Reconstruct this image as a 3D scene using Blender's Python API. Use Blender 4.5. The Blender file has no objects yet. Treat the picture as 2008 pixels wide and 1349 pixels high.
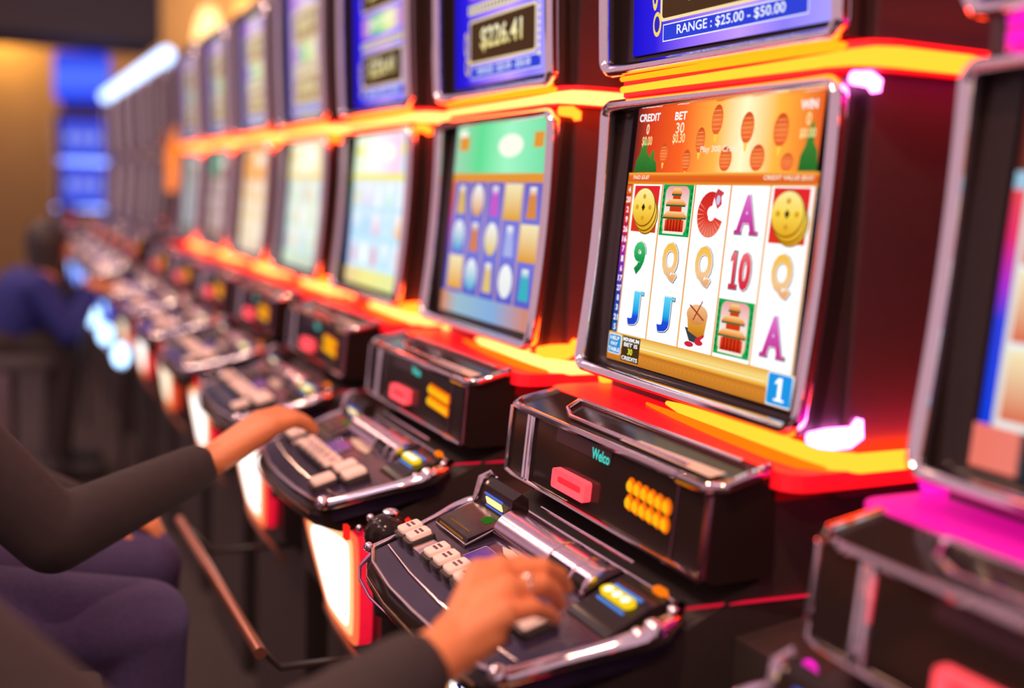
import bpy, math, random
import numpy as np
from mathutils import Vector, Matrix
random.seed(4)
scene = bpy.context.scene
COL = scene.collection

# ------------------------------------------------------------------ camera
F_PX = 2150.0
CAM = (1.1365, -0.7649, 1.30)
YAW, PIT, ROLL = 0.4451, 0.1362, math.radians(2.0)
fw = Vector((-math.cos(YAW) * math.cos(PIT), math.sin(YAW) * math.cos(PIT), -math.sin(PIT)))
r0 = fw.cross(Vector((0, 0, 1))).normalized()
u0 = r0.cross(fw)
RR = r0 * math.cos(ROLL) + u0 * math.sin(ROLL)
UU = u0 * math.cos(ROLL) - r0 * math.sin(ROLL)
cam_d = bpy.data.cameras.new('camera')
cam = bpy.data.objects.new('camera', cam_d)
COL.objects.link(cam)
m = Matrix((RR, UU, -fw)).transposed().to_4x4()
m.translation = Vector(CAM)
cam.matrix_world = m
cam_d.sensor_width = 36.0
cam_d.lens = 36.0 * F_PX / 2008.0
cam_d.clip_start = 0.02
cam_d.dof.use_dof = True
cam_d.dof.focus_distance = 1.42
cam_d.dof.aperture_fstop = 1.25
cam_d.dof.aperture_blades = 0
scene.camera = cam

# ------------------------------------------------------------------ world, lights, exposure
w = bpy.data.worlds.new('dim_casino')
scene.world = w
w.use_nodes = True
w.node_tree.nodes['Background'].inputs[0].default_value = (0.56, 0.345, 0.405, 1)
w.node_tree.nodes['Background'].inputs[1].default_value = 1.0
def area(name, loc, tgt, size, power, col):
    l = bpy.data.lights.new(name, 'AREA'); l.size = size; l.energy = power; l.color = col
    o = bpy.data.objects.new(name, l); COL.objects.link(o); o.location = loc
    o.rotation_euler = (Vector(tgt) - Vector(loc)).to_track_quat('-Z', 'Y').to_euler()
    return o
for lx, ly, lp in ((1.7, -1.5, 10), (.75, -.75, 15), (.1, -1.7, 8), (-1.0, -.9, 8), (-1.9, -1.7, 8), (-2.9, -.9, 10), (-4.2, -1.6, 12), (-5.6, -.9, 14)):
    area('ceiling_lamp_light', (lx, ly, 2.7), (lx - .1, ly + .5, .9), .11, lp, (1.0, .60, .38))
glint = area('chrome_glint_light', (-2.0, -1.5, 2.85), (-2.0, -.4, 1.0), .1, 13, (.90, .76, 1.0))  # added unseen strip that puts highlights on the chrome
glint.data.shape = 'RECTANGLE'; glint.data.size = 7.0; glint.data.size_y = .06
area('wall_washer_light', (-12.55, -.62, 3.1), (-12.95, -.60, 2.3), .15, 17, (1.0, .58, .13))
area('wall_washer_light', (-11.9, 2.0, 3.6), (-12.9, 2.0, 2.7), .4, 26, (1.0, .62, .30))
vs = scene.view_settings
vs.view_transform = 'Standard'
vs.look = 'None'
vs.gamma = 1.0
vs.use_curve_mapping = False
vs.exposure = 0.0

# ------------------------------------------------------------------ materials
def lin(h):
    h = h.lstrip('#'); c = [int(h[i:i + 2], 16) / 255 for i in (0, 2, 4)]
    return tuple(x / 12.92 if x <= .04045 else ((x + .055) / 1.055) ** 2.4 for x in c)
MATS = {}
def pbr(name, col, rough=.5, metal=0., noise=0., nscale=60., coat=0., emit=None, estr=0., spec=.5, bump=0.):
    if name in MATS: return MATS[name]
    mt = bpy.data.materials.new(name); mt.use_nodes = True
    nt = mt.node_tree; b = nt.nodes['Principled BSDF']
    if isinstance(col, str): col = lin(col)
    b.inputs['Base Color'].default_value = (*col, 1)
    b.inputs['Roughness'].default_value = rough
    b.inputs['Metallic'].default_value = metal
    b.inputs['Coat Weight'].default_value = coat
    b.inputs['Coat Roughness'].default_value = .05
    b.inputs['Specular IOR Level'].default_value = spec
    if noise:
        tc = nt.nodes.new('ShaderNodeTexCoord'); n = nt.nodes.new('ShaderNodeTexNoise')
        n.inputs['Scale'].default_value = nscale; n.inputs['Detail'].default_value = 3
        nt.links.new(tc.outputs['Object'], n.inputs['Vector'])
        mx = nt.nodes.new('ShaderNodeMix'); mx.data_type = 'RGBA'
        mx.inputs[6].default_value = (*[c * (1 - noise) for c in col], 1)
        mx.inputs[7].default_value = (*[min(1, c * (1 + noise)) for c in col], 1)
        nt.links.new(n.outputs['Fac'], mx.inputs[0]); nt.links.new(mx.outputs[2], b.inputs['Base Color'])
        if bump:
            bp = nt.nodes.new('ShaderNodeBump'); bp.inputs['Strength'].default_value = bump
            bp.inputs['Distance'].default_value = .002
            nt.links.new(n.outputs['Fac'], bp.inputs['Height']); nt.links.new(bp.outputs[0], b.inputs['Normal'])
    if emit:
        if isinstance(emit, str): emit = lin(emit)
        b.inputs['Emission Color'].default_value = (*emit, 1); b.inputs['Emission Strength'].default_value = estr
    MATS[name] = mt
    return mt
def glow(name, col, s=1.0):
    if name in MATS: return MATS[name]
    mt = bpy.data.materials.new(name); mt.use_nodes = True; nt = mt.node_tree; nt.nodes.clear()
    e = nt.nodes.new('ShaderNodeEmission'); o = nt.nodes.new('ShaderNodeOutputMaterial')
    if isinstance(col, str): col = lin(col)
    e.inputs[0].default_value = (*col, 1); e.inputs[1].default_value = s
    nt.links.new(e.outputs[0], o.inputs[0]); MATS[name] = mt
    return mt
def px(h, s=1.0):                       # flat screen colour
    return glow('screen_%s_%g' % (h, s), '#' + h, s)
def grad(stops, axis='Z', s=1.0):       # screen picture with a colour ramp over the element
    name = 'screen_ramp_' + '_'.join(c for _, c in stops) + axis + str(s)
    if name in MATS: return MATS[name]
    mt = bpy.data.materials.new(name); mt.use_nodes = True; nt = mt.node_tree; nt.nodes.clear()
    e = nt.nodes.new('ShaderNodeEmission'); o = nt.nodes.new('ShaderNodeOutputMaterial')
    tc = nt.nodes.new('ShaderNodeTexCoord'); sp = nt.nodes.new('ShaderNodeSeparateXYZ'); cr = nt.nodes.new('ShaderNodeValToRGB')
    nt.links.new(tc.outputs['Generated'], sp.inputs[0]); nt.links.new(sp.outputs[axis], cr.inputs[0])
    el = cr.color_ramp.elements
    while len(el) < len(stops): el.new(.5)
    for k, (p, c) in enumerate(stops):
        el[k].position = p; el[k].color = (*lin(c), 1)
    nt.links.new(cr.outputs[0], e.inputs[0]); e.inputs[1].default_value = s
    nt.links.new(e.outputs[0], o.inputs[0]); MATS[name] = mt
    return mt

DARK = pbr('black_plastic', (.046, .032, .029), .32, noise=.15, nscale=90)
SIDE = pbr('black_lacquer', (.100, .040, .046), .32, noise=.1, nscale=40)
GLOSS = pbr('black_gloss', (.026, .016, .014), .14, spec=.28)
CHROME = pbr('chrome', (.97, .88, .93), .08, 1., noise=.06, nscale=200)
CHROME2 = pbr('satin_chrome', (.86, .70, .74), .18, 1., noise=.08, nscale=150)
TRIM = pbr('smoked_chrome', (.70, .54, .55), .07, 1., noise=.06, nscale=200)
ROLLER = pbr('plum_chrome', (.82, .62, .76), .20, 1., noise=.08, nscale=120)
RED = pbr('red_translucent_plastic', (.75, .02, .03), .35, emit=(1, .003, .010), estr=.95, noise=.05)  # emission puts the tubes' light into this plastic; magenta and blue alike
MAGSOFT = glow('magenta_tube_soft', (1.0, .012, .55), 1.3)
MAGP = pbr('magenta_translucent_plastic', (.6, .02, .38), .35, emit=(1, .003, .40), estr=.55, noise=.05)
BLUEP = pbr('blue_translucent_plastic', (.05, .08, .75), .35, emit=(.02, .06, 1), estr=.5, noise=.05)
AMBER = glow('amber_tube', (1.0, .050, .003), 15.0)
AMBER_LOW = glow('amber_falloff', (1.0, .20, .004), 1.15)
AMBER_HOT = glow('amber_tube_hot', (1.0, .085, .020), 16.0)
AMBER_IN = glow('amber_tube_soft', (1.0, .16, .004), 3.6)
MAGREFL = glow('magenta_reflection', (1.0, .18, .70), 7.0)  # glow of the magenta band mirrored in a cabinet side
BLUET = glow('blue_tube', (.22, .36, 1.0), 4.0)
DECKM = pbr('violet_mottled_glass', (.034, .022, .050), .16, noise=.7, nscale=14)  # violet mottling stands in for lavender highlights on the dark deck
KEYCAP = pbr('cream_keycap', (.85, .60, .50), .35, emit=(1, .56, .42), estr=.34)  # emission brightens the caps beyond the light they receive
LEGEND = pbr('key_legend_print', (.16, .05, .07), .5)
BASE = pbr('dark_laminate', (.058, .044, .040), .4, noise=.2, nscale=30)

# ------------------------------------------------------------------ mesh helpers
class MB:
    def __init__(s): s.v = []; s.f = []; s.mi = []; s.cur = 0
    def add(s, v, f):
        o = len(s.v); s.v += [tuple(p) for p in v]
        for q in f: s.f.append(tuple(i + o for i in q)); s.mi.append(s.cur)
        return s
    def box(s, x0, x1, y0, y1, z0, z1, mp=None):
        v = [(x, y, z) for z in (z0, z1) for y in (y0, y1) for x in (x0, x1)]
        if mp: v = [mp(*p) for p in v]
        return s.add(v, [(0, 2, 3, 1), (4, 5, 7, 6), (0, 1, 5, 4), (2, 6, 7, 3), (0, 4, 6, 2), (1, 3, 7, 5)])
    def prism(s, poly, fn0, fn1):       # poly of 2d points, two maps to 3d
        n = len(poly); v = [fn0(*p) for p in poly] + [fn1(*p) for p in poly]
        f = [tuple(range(n - 1, -1, -1)), tuple(range(n, 2 * n))]
        f += [(i, (i + 1) % n, n + (i + 1) % n, n + i) for i in range(n)]
        return s.add(v, f)
    def px_(s, poly, x0, x1):           # poly in (y,z), extruded in x
        return s.prism(poly, lambda a, b: (x0, a, b), lambda a, b: (x1, a, b))
    def rprism(s, poly, z0, z1, mp, ch=.0):   # outline in (x,s), raised from z0 to z1 with chamfered top
        n = len(poly); cx = sum(p[0] for p in poly) / n; cy = sum(p[1] for p in poly) / n
        def sh(p):
            d = math.hypot(p[0] - cx, p[1] - cy) or 1; k = (d - ch) / d
            return (cx + (p[0] - cx) * k, cy + (p[1] - cy) * k)
        L = [[mp(*p, z0) for p in poly], [mp(*p, z1 - ch) for p in poly], [mp(*sh(p), z1) for p in poly]]
        v = L[0] + L[1] + L[2]; f = [tuple(range(n - 1, -1, -1)), tuple(range(2 * n, 3 * n))]
        for k in (0, 1): f += [(k * n + i, k * n + (i + 1) % n, (k + 1) * n + (i + 1) % n, (k + 1) * n + i) for i in range(n)]
        return s.add(v, f)
    def tube(s, pts, r, seg=10, closed=False):
        P = [Vector(p) for p in pts]; n = len(P); rr = r if isinstance(r, (list, tuple)) else [r] * n
        rings = []; prev = None
        for i in range(n):
            a = P[i - 1] if (i > 0 or closed) else P[i]; b = P[(i + 1) % n] if (i < n - 1 or closed) else P[i]
            t = (b - a).normalized()
            ref = prev if prev is not None else (Vector((0, 0, 1)) if abs(t.z) < .9 else Vector((1, 0, 0)))
            x = (ref - t * ref.dot(t)).normalized(); y = t.cross(x); prev = x
            rings.append([P[i] + (x * math.cos(k * 2 * math.pi / seg) + y * math.sin(k * 2 * math.pi / seg)) * rr[i] for k in range(seg)])
        v = [q for g in rings for q in g]; f = []
        for i in range(n if closed else n - 1):
            j = (i + 1) % n
            f += [(i * seg + k, i * seg + (k + 1) % seg, j * seg + (k + 1) % seg, j * seg + k) for k in range(seg)]
        if not closed: f += [tuple(range(seg - 1, -1, -1)), tuple(range((n - 1) * seg, n * seg))]
        return s.add(v, f)
    def ball(s, c, r, seg=14, rings=8):
        rx, ry, rz = r if isinstance(r, (tuple, list)) else (r, r, r)
        v = [(c[0], c[1], c[2] - rz)]
        for i in range(1, rings):
            a = -math.pi / 2 + math.pi * i / rings
            v += [(c[0] + rx * math.cos(a) * math.cos(k * 2 * math.pi / seg), c[1] + ry * math.cos(a) * math.sin(k * 2 * math.pi / seg), c[2] + rz * math.sin(a)) for k in range(seg)]
        v.append((c[0], c[1], c[2] + rz)); N = len(v) - 1
        f = [(0, 1 + (k + 1) % seg, 1 + k) for k in range(seg)]
        for i in range(rings - 2):
            f += [(1 + i * seg + k, 1 + i * seg + (k + 1) % seg, 1 + (i + 1) * seg + (k + 1) % seg, 1 + (i + 1) * seg + k) for k in range(seg)]
        f += [(N, 1 + (rings - 2) * seg + k, 1 + (rings - 2) * seg + (k + 1) % seg) for k in range(seg)]
        return s.add(v, f)
    def capsule(s, a, b, ra, rb, seg=24, cap=6):
        a = Vector(a); b = Vector(b); t = b - a; L = t.length
        t = t.normalized() if L > 1e-7 else Vector((0, 0, 1))
        x = t.orthogonal().normalized(); y = t.cross(x); v = []
        prof = [(-ra * math.cos(i * math.pi / 2 / cap), ra * math.sin(i * math.pi / 2 / cap)) for i in range(1, cap + 1)]
        prof += [(L + rb * math.sin(i * math.pi / 2 / cap), rb * math.cos(i * math.pi / 2 / cap)) for i in range(0, cap)]
        v.append(a - t * ra)
        for d, r in prof: v += [a + t * d + (x * math.cos(k * 2 * math.pi / seg) + y * math.sin(k * 2 * math.pi / seg)) * r for k in range(seg)]
        v.append(b + t * rb); N = len(v) - 1; R = len(prof)
        f = [(0, 1 + (k + 1) % seg, 1 + k) for k in range(seg)]
        for i in range(R - 1): f += [(1 + i * seg + k, 1 + i * seg + (k + 1) % seg, 1 + (i + 1) * seg + (k + 1) % seg, 1 + (i + 1) * seg + k) for k in range(seg)]
        f += [(N, 1 + (R - 1) * seg + k, 1 + (R - 1) * seg + (k + 1) % seg) for k in range(seg)]
        return s.add(v, f)
    def mesh(s, name, mats, smooth=True, ang=35):
        me = bpy.data.meshes.new(name); me.from_pydata([tuple(p) for p in s.v], [], s.f)
        for mt in (mats if isinstance(mats, (list, tuple)) else [mats]): me.materials.append(mt)
        if max(s.mi or [0]): me.polygons.foreach_set('material_index', s.mi)
        me.update()
        if smooth:
            me.shade_smooth(); me.set_sharp_from_angle(angle=math.radians(ang))
        return me
def link(name, me, parent=None):
    o = bpy.data.objects.new(name, me); COL.objects.link(o)
    if parent: o.parent = parent
    return o
def tag(o, label=None, cat=None, group=None, kind=None):
    if label: o['label'] = label
    if cat: o['category'] = cat
    if group: o['group'] = group
    if kind: o['kind'] = kind
    return o
def thing(name, label, cat, loc=(0, 0, 0), rz=0, group=None):
    o = bpy.data.objects.new(name, None); COL.objects.link(o); o.location = loc; o.rotation_euler = (0, 0, rz)
    o.empty_display_size = .1
    return tag(o, label, cat, group)
CACHE = {}
def part(name, key, parent, fn, mats, smooth=True, ang=35):
    """a part whose mesh data is shared by everything built under the same key"""
    k = (key, tuple(mt.name for mt in (mats if isinstance(mats, (list, tuple)) else [mats])))
    if k not in CACHE:
        b = MB(); fn(b); CACHE[k] = b.mesh(name, mats, smooth, ang)
    return link(name, CACHE[k], parent)
def parts(name, key, parent, fns, mats, smooth=True, ang=35):
    return [part(name, '%s.%d' % (key, k), parent, fn, mats, smooth, ang) for k, fn in enumerate(fns)]
def rrect(x0, x1, y0, y1, r, n=4):
    out = []
    for cx, cy, a in ((x1 - r, y1 - r, 0), (x0 + r, y1 - r, 90), (x0 + r, y0 + r, 180), (x1 - r, y0 + r, 270)):
        for k in range(n + 1):
            t = math.radians(a + 90 * k / n); out.append((cx + r * math.cos(t), cy + r * math.sin(t)))
    return out
TXT = {}
def text2d(s, bold=.0):
    if (s, bold) in TXT: return TXT[(s, bold)]
    c = bpy.data.curves.new('t', 'FONT'); c.body = s; c.size = 1; c.offset = bold; c.resolution_u = 3
    c.align_x = 'CENTER'; c.align_y = 'CENTER'; c.fill_mode = 'FRONT'
    o = bpy.data.objects.new('t', c); me = o.to_mesh()
    v = [tuple(p.co) for p in me.vertices]; f = [tuple(p.vertices) for p in me.polygons]
    o.to_mesh_clear(); bpy.data.objects.remove(o); bpy.data.curves.remove(c)
    xs = [p[0] for p in v]; ys = [p[1] for p in v]
    cx, cy, w_, h_ = (min(xs) + max(xs)) / 2, (min(ys) + max(ys)) / 2, max(xs) - min(xs), max(ys) - min(ys)
    TXT[(s, bold)] = ([((p[0] - cx) / w_, (p[1] - cy) / h_) for p in v], f)
    return TXT[(s, bold)]

# ------------------------------------------------------------------ setting
def struct(name, fn, mat):
    b = MB(); fn(b); o = link(name, b.mesh(name, mat, False)); o['kind'] = 'structure'; return o
struct('floor', lambda b: b.box(-13, 6, -4, 4, -.1, 0), pbr('dark_carpet', (.062, .044, .040), .9, noise=.35, nscale=25, bump=.4))
struct('wall_far', lambda b: b.box(-13.2, -13, -4, 6, 0, 4), pbr('ochre_plaster', (.50, .31, .125), .8, noise=.12, nscale=3, bump=.2))
struct('wall_bank', lambda b: b.box(-13, 6, .62, .80, 0, 1.45), pbr('dark_paint', (.06, .045, .047), .7, noise=.1, nscale=20))
struct('ceiling', lambda b: b.box(-8.6, -7.6, -4, .42, 2.32, 3.6), pbr('dark_paint', (.1, .1, .1)))

# ------------------------------------------------------------------ slot machine pieces (local: x along row, y into machine, z up)
class Mon:                                # a monitor plane: u across, v up, d into the machine
    def __init__(s, y0, z0, ty, tz, h, bow): s.o = (y0, z0); s.t = (ty, tz); s.h = h; s.bow = bow
    def P(s, u, v, d): return (u, s.o[0] + v * s.t[0] + d * s.t[1], s.o[1] + v * s.t[1] - d * s.t[0])
    def b(s, v): k = v / s.h; return s.bow * 4 * k * (1 - k)
LOW = Mon(0, 1.053, .0735, .9973, .381, .008)
UPP = Mon(.024, 1.467, -.03, .99955, .400, -.004)
REC = .015
def frame_ring(M, b):
    path = []
    pr = rrect(-.2365, .2365, .0065, M.h - .0065, .016, 5)
    # subdivide long sides so the bow shows
    full = []
    for i, p in enumerate(pr):
        q = pr[(i + 1) % len(pr)]; n = 10 if math.hypot(p[0] - q[0], p[1] - q[1]) > .1 else 1
        full += [(p[0] + (q[0] - p[0]) * k / n, p[1] + (q[1] - p[1]) * k / n) for k in range(n)]
    n = len(full); seg = 10; rings = []
    for i in range(n):
        a, c = full[i - 1], full[(i + 1) % n]; tx, ty = c[0] - a[0], c[1] - a[1]; L = math.hypot(tx, ty)
        nx, ny = ty / L, -tx / L
        for k in range(seg):
            t = k * 2 * math.pi / seg; e = .0082 * math.cos(t); dd = .012 * math.sin(t)
            u, v = full[i][0] + nx * e, full[i][1] + ny * e
            rings.append(M.P(u, v, M.b(full[i][1]) + dd))
    b.add(rings, [(i * seg + k, ((i + 1) % n) * seg + k, ((i + 1) % n) * seg + (k + 1) % seg, i * seg + (k + 1) % seg) for i in range(n) for k in range(seg)])
def bezel(M, b):
    N = 10
    def strip(u0, v0, u1, v1, din=.017):
        v = []
        for k in range(N + 1):
            t = k / N; u, vv = u0 + (u1 - u0) * t, v0 + (v1 - v0) * t
            v += [M.P(u, vv, M.b(vv) - .002), M.P(u, vv, din)]
        b.add(v, [(2 * k, 2 * k + 1, 2 * k + 3, 2 * k + 2) for k in range(N)])
    for s in (-1, 1): strip(s * .231, .01, s * .231, M.h - .01)
    strip(-.231, .011, .231, .011); strip(-.231, M.h - .011, .231, M.h - .011)
    b.add([M.P(-.2315, .009, .0165), M.P(.2315, .009, .0165), M.P(.2315, M.h - .009, .0165), M.P(-.2315, M.h - .009, .0165)], [(0, 1, 2, 3)])
def housing(M, b, yb):
    N = 8; pts = []
    for k in range(N + 1):
        v = .004 + (M.h - .008) * k / N; p = M.P(0, v, max(.018, M.b(v) + .004)); pts.append((p[1], p[2]))
    poly = pts + [(yb, pts[-1][1]), (yb, pts[0][1])]
    b.px_(poly, -.2405, .2405)
    for s in (-1, 1):                      # side cheeks out to the frame
        pl = []
        for k in range(N + 1):
            v = .004 + (M.h - .008) * k / N; p = M.P(0, v, M.b(v)); pl.append((p[1], p[2]))
        pl += [(p[0] + .03, p[1]) for p in reversed(pl)]
        b.px_(pl, s * .2345, s * .2405)

def selem(parent, M, name, layer, mat, key, fn):
    """flat piece of a screen picture: fn returns (list of (u,v), faces); layers are 0.3 mm apart"""
    k = ('S', key, mat.name, layer, M.o)
    if k not in CACHE:
        v, f = fn(); d = REC - .0002 - .0003 * layer
        b = MB(); b.add([M.P(p[0], p[1], d) for p in v], f); CACHE[k] = b.mesh(name, mat, False)
    return link(name, CACHE[k], parent)
def R_(u0, u1, v0, v1): return lambda: ([(u0, v0), (u1, v0), (u1, v1), (u0, v1)], [(0, 1, 2, 3)])
def RR_(u0, u1, v0, v1, r):
    def g():
        p = rrect(u0, u1, v0, v1, r); return p, [tuple(range(len(p)))]
    return g
def EL_(u, v, ru, rv, n=28): return lambda: ([(u + ru * math.cos(2 * math.pi * k / n), v + rv * math.sin(2 * math.pi * k / n)) for k in range(n)], [tuple(range(n))])
def PO_(pts): return lambda: (list(pts), [tuple(range(len(pts)))])
def MULTI(*gs):
    def g():
        V = []; Fc = []
        for q in gs:
            v, f = q(); o_ = len(V); V += v; Fc += [tuple(i + o_ for i in t) for t in f]
        return V, Fc
    return g
def TX_(s, u, v, w_, h_, bold=.0):
    def g():
        vv, f = text2d(s, bold); return [(u + p[0] * w_, v + p[1] * h_) for p in vv], f
    return g
def RING_(u0, u1, v0, v1, t):
    return MULTI(R_(u0, u1, v0, v0 + t), R_(u0, u1, v1 - t, v1), R_(u0, u0 + t, v0, v1), R_(u1 - t, u1, v0, v1))

# ---- picture on the sharp machine's lower screen
def screen_lanterns(par, M):
    S = lambda name, layer, mat, key, fn: selem(par, M, name, layer, mat, 'L' + key, fn)
    U0, U1 = -.1895, .211
    S('banner_picture', 1, grad([(0, '6a2420'), (.10, 'd03c1c'), (.30, 'f06024'), (.50, 'ffb048'), (.64, 'fff0c0'), (.80, 'ffb040'), (1, 'e05c24')], 'X', 1.15), 'top', R_(-.176, .2005, .283, .371))
    S('banner_picture', 1, px('30181c'), 'topsh', R_(-.176, .2005, .3715, .3725))
    lan = [(.0096, .3469, .0115, .0185), (.0713, .335, .0125, .0185), (.1333, .330, .0135, .019), (-.1014, .308, .009, .013),
           (-.0477, .297, .0095, .014), (.0352, .297, .0125, .015), (.0962, .296, .0135, .0155), (-.0215, .323, .010, .016), (.150, .292, .011, .010)]
    for i, (u, v, a, b) in enumerate(lan):
        L = S('lantern_picture', 2, grad([(0, 'e85828'), (.5, 'f07838'), (1, 'd04820')], 'Z', 1.05), 'lan%d' % i, EL_(u, max(v, .284 + b), a, b))
        vv = max(v, .284 + b)
        S('lantern_picture', 3, px('ffa060'), 'rib%d' % i, MULTI(*[EL_(u, vv + b * q, a * .92 * math.sqrt(max(.05, 1 - q * q)), b * .035, 12) for q in (-.6, -.3, 0, .3, .6)]))
        S('lantern_picture', 3, px('ffd050'), 'tas%d' % i, PO_([(u - a * .3, vv - b * .95), (u + a * .3, vv - b * .95), (u + a * .12, max(.2835, vv - b * 1.5)), (u - a * .12, max(.2835, vv - b * 1.5))]))
    for i, (u, h, wd) in enumerate([(-.150, .048, .02), (-.128, .03, .014), (.186, .055, .016)]):
        S('tree_picture', 3, grad([(0, '2c7a30'), (1, '58a040')], 'Z', .8), 'tree%d' % i, PO_([(u - wd, .284), (u + wd, .284), (u + wd * .8, .284 + h * .4), (u + wd * .35, .284 + h * .55), (u + wd * .3, .284 + h * .85), (u, .284 + h), (u - wd * .3, .284 + h * .8), (u - wd * .5, .284 + h * .5), (u - wd * .9, .284 + h * .3)]))
    for i, (s, u, v, w_, h_, c, bd) in enumerate([('CREDIT', -.1436, .3565, .051, .0105, 'ffffff', .03), ('BET', -.0694, .3555, .027, .0105, 'ffffff', .03), ('0', -.1454, .341, .007, .014, 'ffe8c8', .02), ('30', -.0685, .340, .019, .014, 'ffe8c8', .02),
            ('$0.00', -.1445, .3245, .025, .014, 'ffd890', .02), ('$0.30', -.069, .326, .028, .014, 'ffe0a0', .02), ('Play 300 Credits', .024, .3105, .084, .010, 'fff0e0', .01), ('WIN', .177, .356, .028, .0105, 'ffffff', .03), ('0', .1791, .3405, .008, .014, 'ffe8a0', .02), ('$0.00', .1800, .3245, .026, .012, 'ffe8a0', .02)]):
        S('caption', 5, px(c), 'cap%d' % i, TX_(s, u, v, w_, h_, bd))
    S('title_bar', 1, grad([(0, 'f0a030'), (.3, 'e06020'), (.7, 'e86820'), (1, 'ffb848')], 'Z'), 'bar', R_(-.1835, .2065, .2675, .283))
    S('caption', 2, px('fff0d8'), 'paid', TX_('PAID $3.87', -.150, .2765, .040, .0058, .02))
    S('caption', 2, px('fff0d8'), 'game', TX_('CREDIT VALUE $0.01', .155, .2765, .085, .0058, .02))
    S('reel_field', 0, px('ffffff', 1.15), 'white', R_(-.1685, .2045, .0625, .2675))
    for k in range(6):
        u = -.1685 + .0743 * k
        S('reel_divider', 2, grad([(0, 'f0b060'), (1, 'e89848')], 'Z'), 'div%d' % k, R_(u - .0016, u + .0016, .0625, .2675))
    cols = ['e86020', 'e04824', 'd83030', 'd03040', 'd02858', 'cc2c80', 'b830a0', '9c34b8', '8030b8', '6838b8', '5040b8', '3848b8', '2c50b8', '2458b8', '2060b0']
    for k, (nn, c) in enumerate(zip(['4', '20', '2', '9', '26', '16', '7', '1', '6', '17', '27', '8', '3', '21', '5'], cols)):
        v1 = .2665 - .0136 * k
        S('number_cell', 1, px(c), 'cell%d' % k, R_(-.1840, -.1690, v1 - .0130, v1))
        S('number_cell', 2, px('ffffff'), 'num%d' % k, TX_(nn, -.1765, v1 - .0065, .0055 * len(nn), .0082, .03))
    cu = lambda c: -.1685 + .0743 * (c + .5)
    rv = lambda r: (.2345, .1680, .1000)[r]
    def letter(c, r, s, w_, h_, mat, serif=None, du=0):
        u, v = cu(c) + du, rv(r)
        ex = [R_(u + a0, u + a1, v + b0, v + b1) for a0, a1, b0, b1 in (serif or [])]
        g = [R_(u + a0 - .0012 + .0007, u + a1 + .0012 + .0007, v + b0 - .0012 - .0005, v + b1 + .0012 - .0005) for a0, a1, b0, b1 in (serif or [])]
        S('reel_symbol', 3, px('707884'), 'sh%d%d' % (c, r), MULTI(TX_(s, u + .0007, v - .0005, w_ + .003, h_ + .003, .075), *g))
        S('reel_symbol', 4, px('ffffff', 1.1), 'wh%d%d' % (c, r), MULTI(TX_(s, u, v, w_ + .0012, h_ + .0012, .062), *ex))
        S('reel_symbol', 5, mat, 'le%d%d' % (c, r), MULTI(TX_(s, u, v, w_, h_, .050), *ex))
    def figure_one(u, v, w_, h_, name, layer, mat, key, e=0):
        st = w_ * .19 + e; y0, y1 = v - h_ / 2 - e, v + h_ / 2 + e
        S(name, layer, mat, key, MULTI(R_(u - st, u + st, y0, y1), R_(u - w_ / 2 - e, u + w_ / 2 + e, y0, y0 + h_ * .10 + 2 * e), PO_([(u - st, y1), (u - w_ / 2 - e, y1 - h_ * .20), (u - w_ / 2 - e, y1 - h_ * .30 - e), (u - st, y1 - h_ * .22 - e)])))
    JB = grad([(0, '2040d0'), (.28, '2050d8'), (.45, '20a8e8'), (1, '60d8f8')], 'Z')
    AM = grad([(0, 'c83088'), (.5, 'd050b0'), (1, 'e878d0')], 'Z')
    QG = grad([(0, 'f0a060'), (.3, 'f8c890'), (1, 'f8c040')], 'Z')
    letter(0, 1, '9', .030, .045, grad([(0, '107838'), (.5, '20a050'), (1, '50c878')], 'Z'))
    for c in (1, 2, 4): letter(c, 1, 'Q', .036, .050, QG)
    TEN = grad([(0, 'd82840'), (.6, 'e84858'), (1, 'f07880')], 'Z')
    figure_one(cu(3) - .0120, rv(1), .015, .044, 'reel_symbol', 3, px('707884'), 'ten1s', .0015); figure_one(cu(3) - .0120, rv(1), .015, .044, 'reel_symbol', 5, TEN, 'ten1')
    letter(3, 1, '0', .023, .045, TEN, None, .0085)
    for c in (0, 1): letter(c, 2, 'J', .028, .046, JB, [(-.002, .021, .0195, .023)])
    AS = [(-.0215, -.008, -.0235, -.0200), (.007, .0225, -.0235, -.0200)]
    letter(3, 0, 'A', .037, .044, AM, AS); letter(4, 2, 'A', .037, .046, AM, AS)
    def coin(c, r):
        u, v = cu(c), rv(r); k = 'co%d%d' % (c, r)
        S('reel_symbol', 3, grad([(0, 'e03820'), (1, 'e82830')], 'Z'), k + 'a', R_(u - .031, u + .031, v - .031, v + .031))
        for q, (du, dv) in enumerate([(.006, -.008), (.003, -.004), (-.001, .002)]):
            S('reel_symbol', 4 + 2 * q, px('8a5a10'), k + 'b%d' % q, EL_(u + du, v + dv, .0285, .0262))
            S('reel_symbol', 5 + 2 * q, grad([(0, 'e8a820'), (.5, 'ffd850'), (1, 'fff0a0')], 'Z'), k + 'c%d' % q, EL_(u + du - .0005, v + dv + .0006, .0272, .0248))
        S('reel_symbol', 10, px('d8a028'), k + 'd', MULTI(*[EL_(u - .001 + .016 * math.cos(a), v + .002 + .0145 * math.sin(a), .004, .0035, 8) for a in (0, 1.57, 3.14, 4.71)]))
        S('reel_symbol', 11, px('3a2810'), k + 'e', PO_([(u - .0055, v + .002), (u - .001, v - .0035), (u + .0035, v + .002), (u - .001, v + .0075)]))
    coin(0, 0); coin(4, 0)
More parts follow.
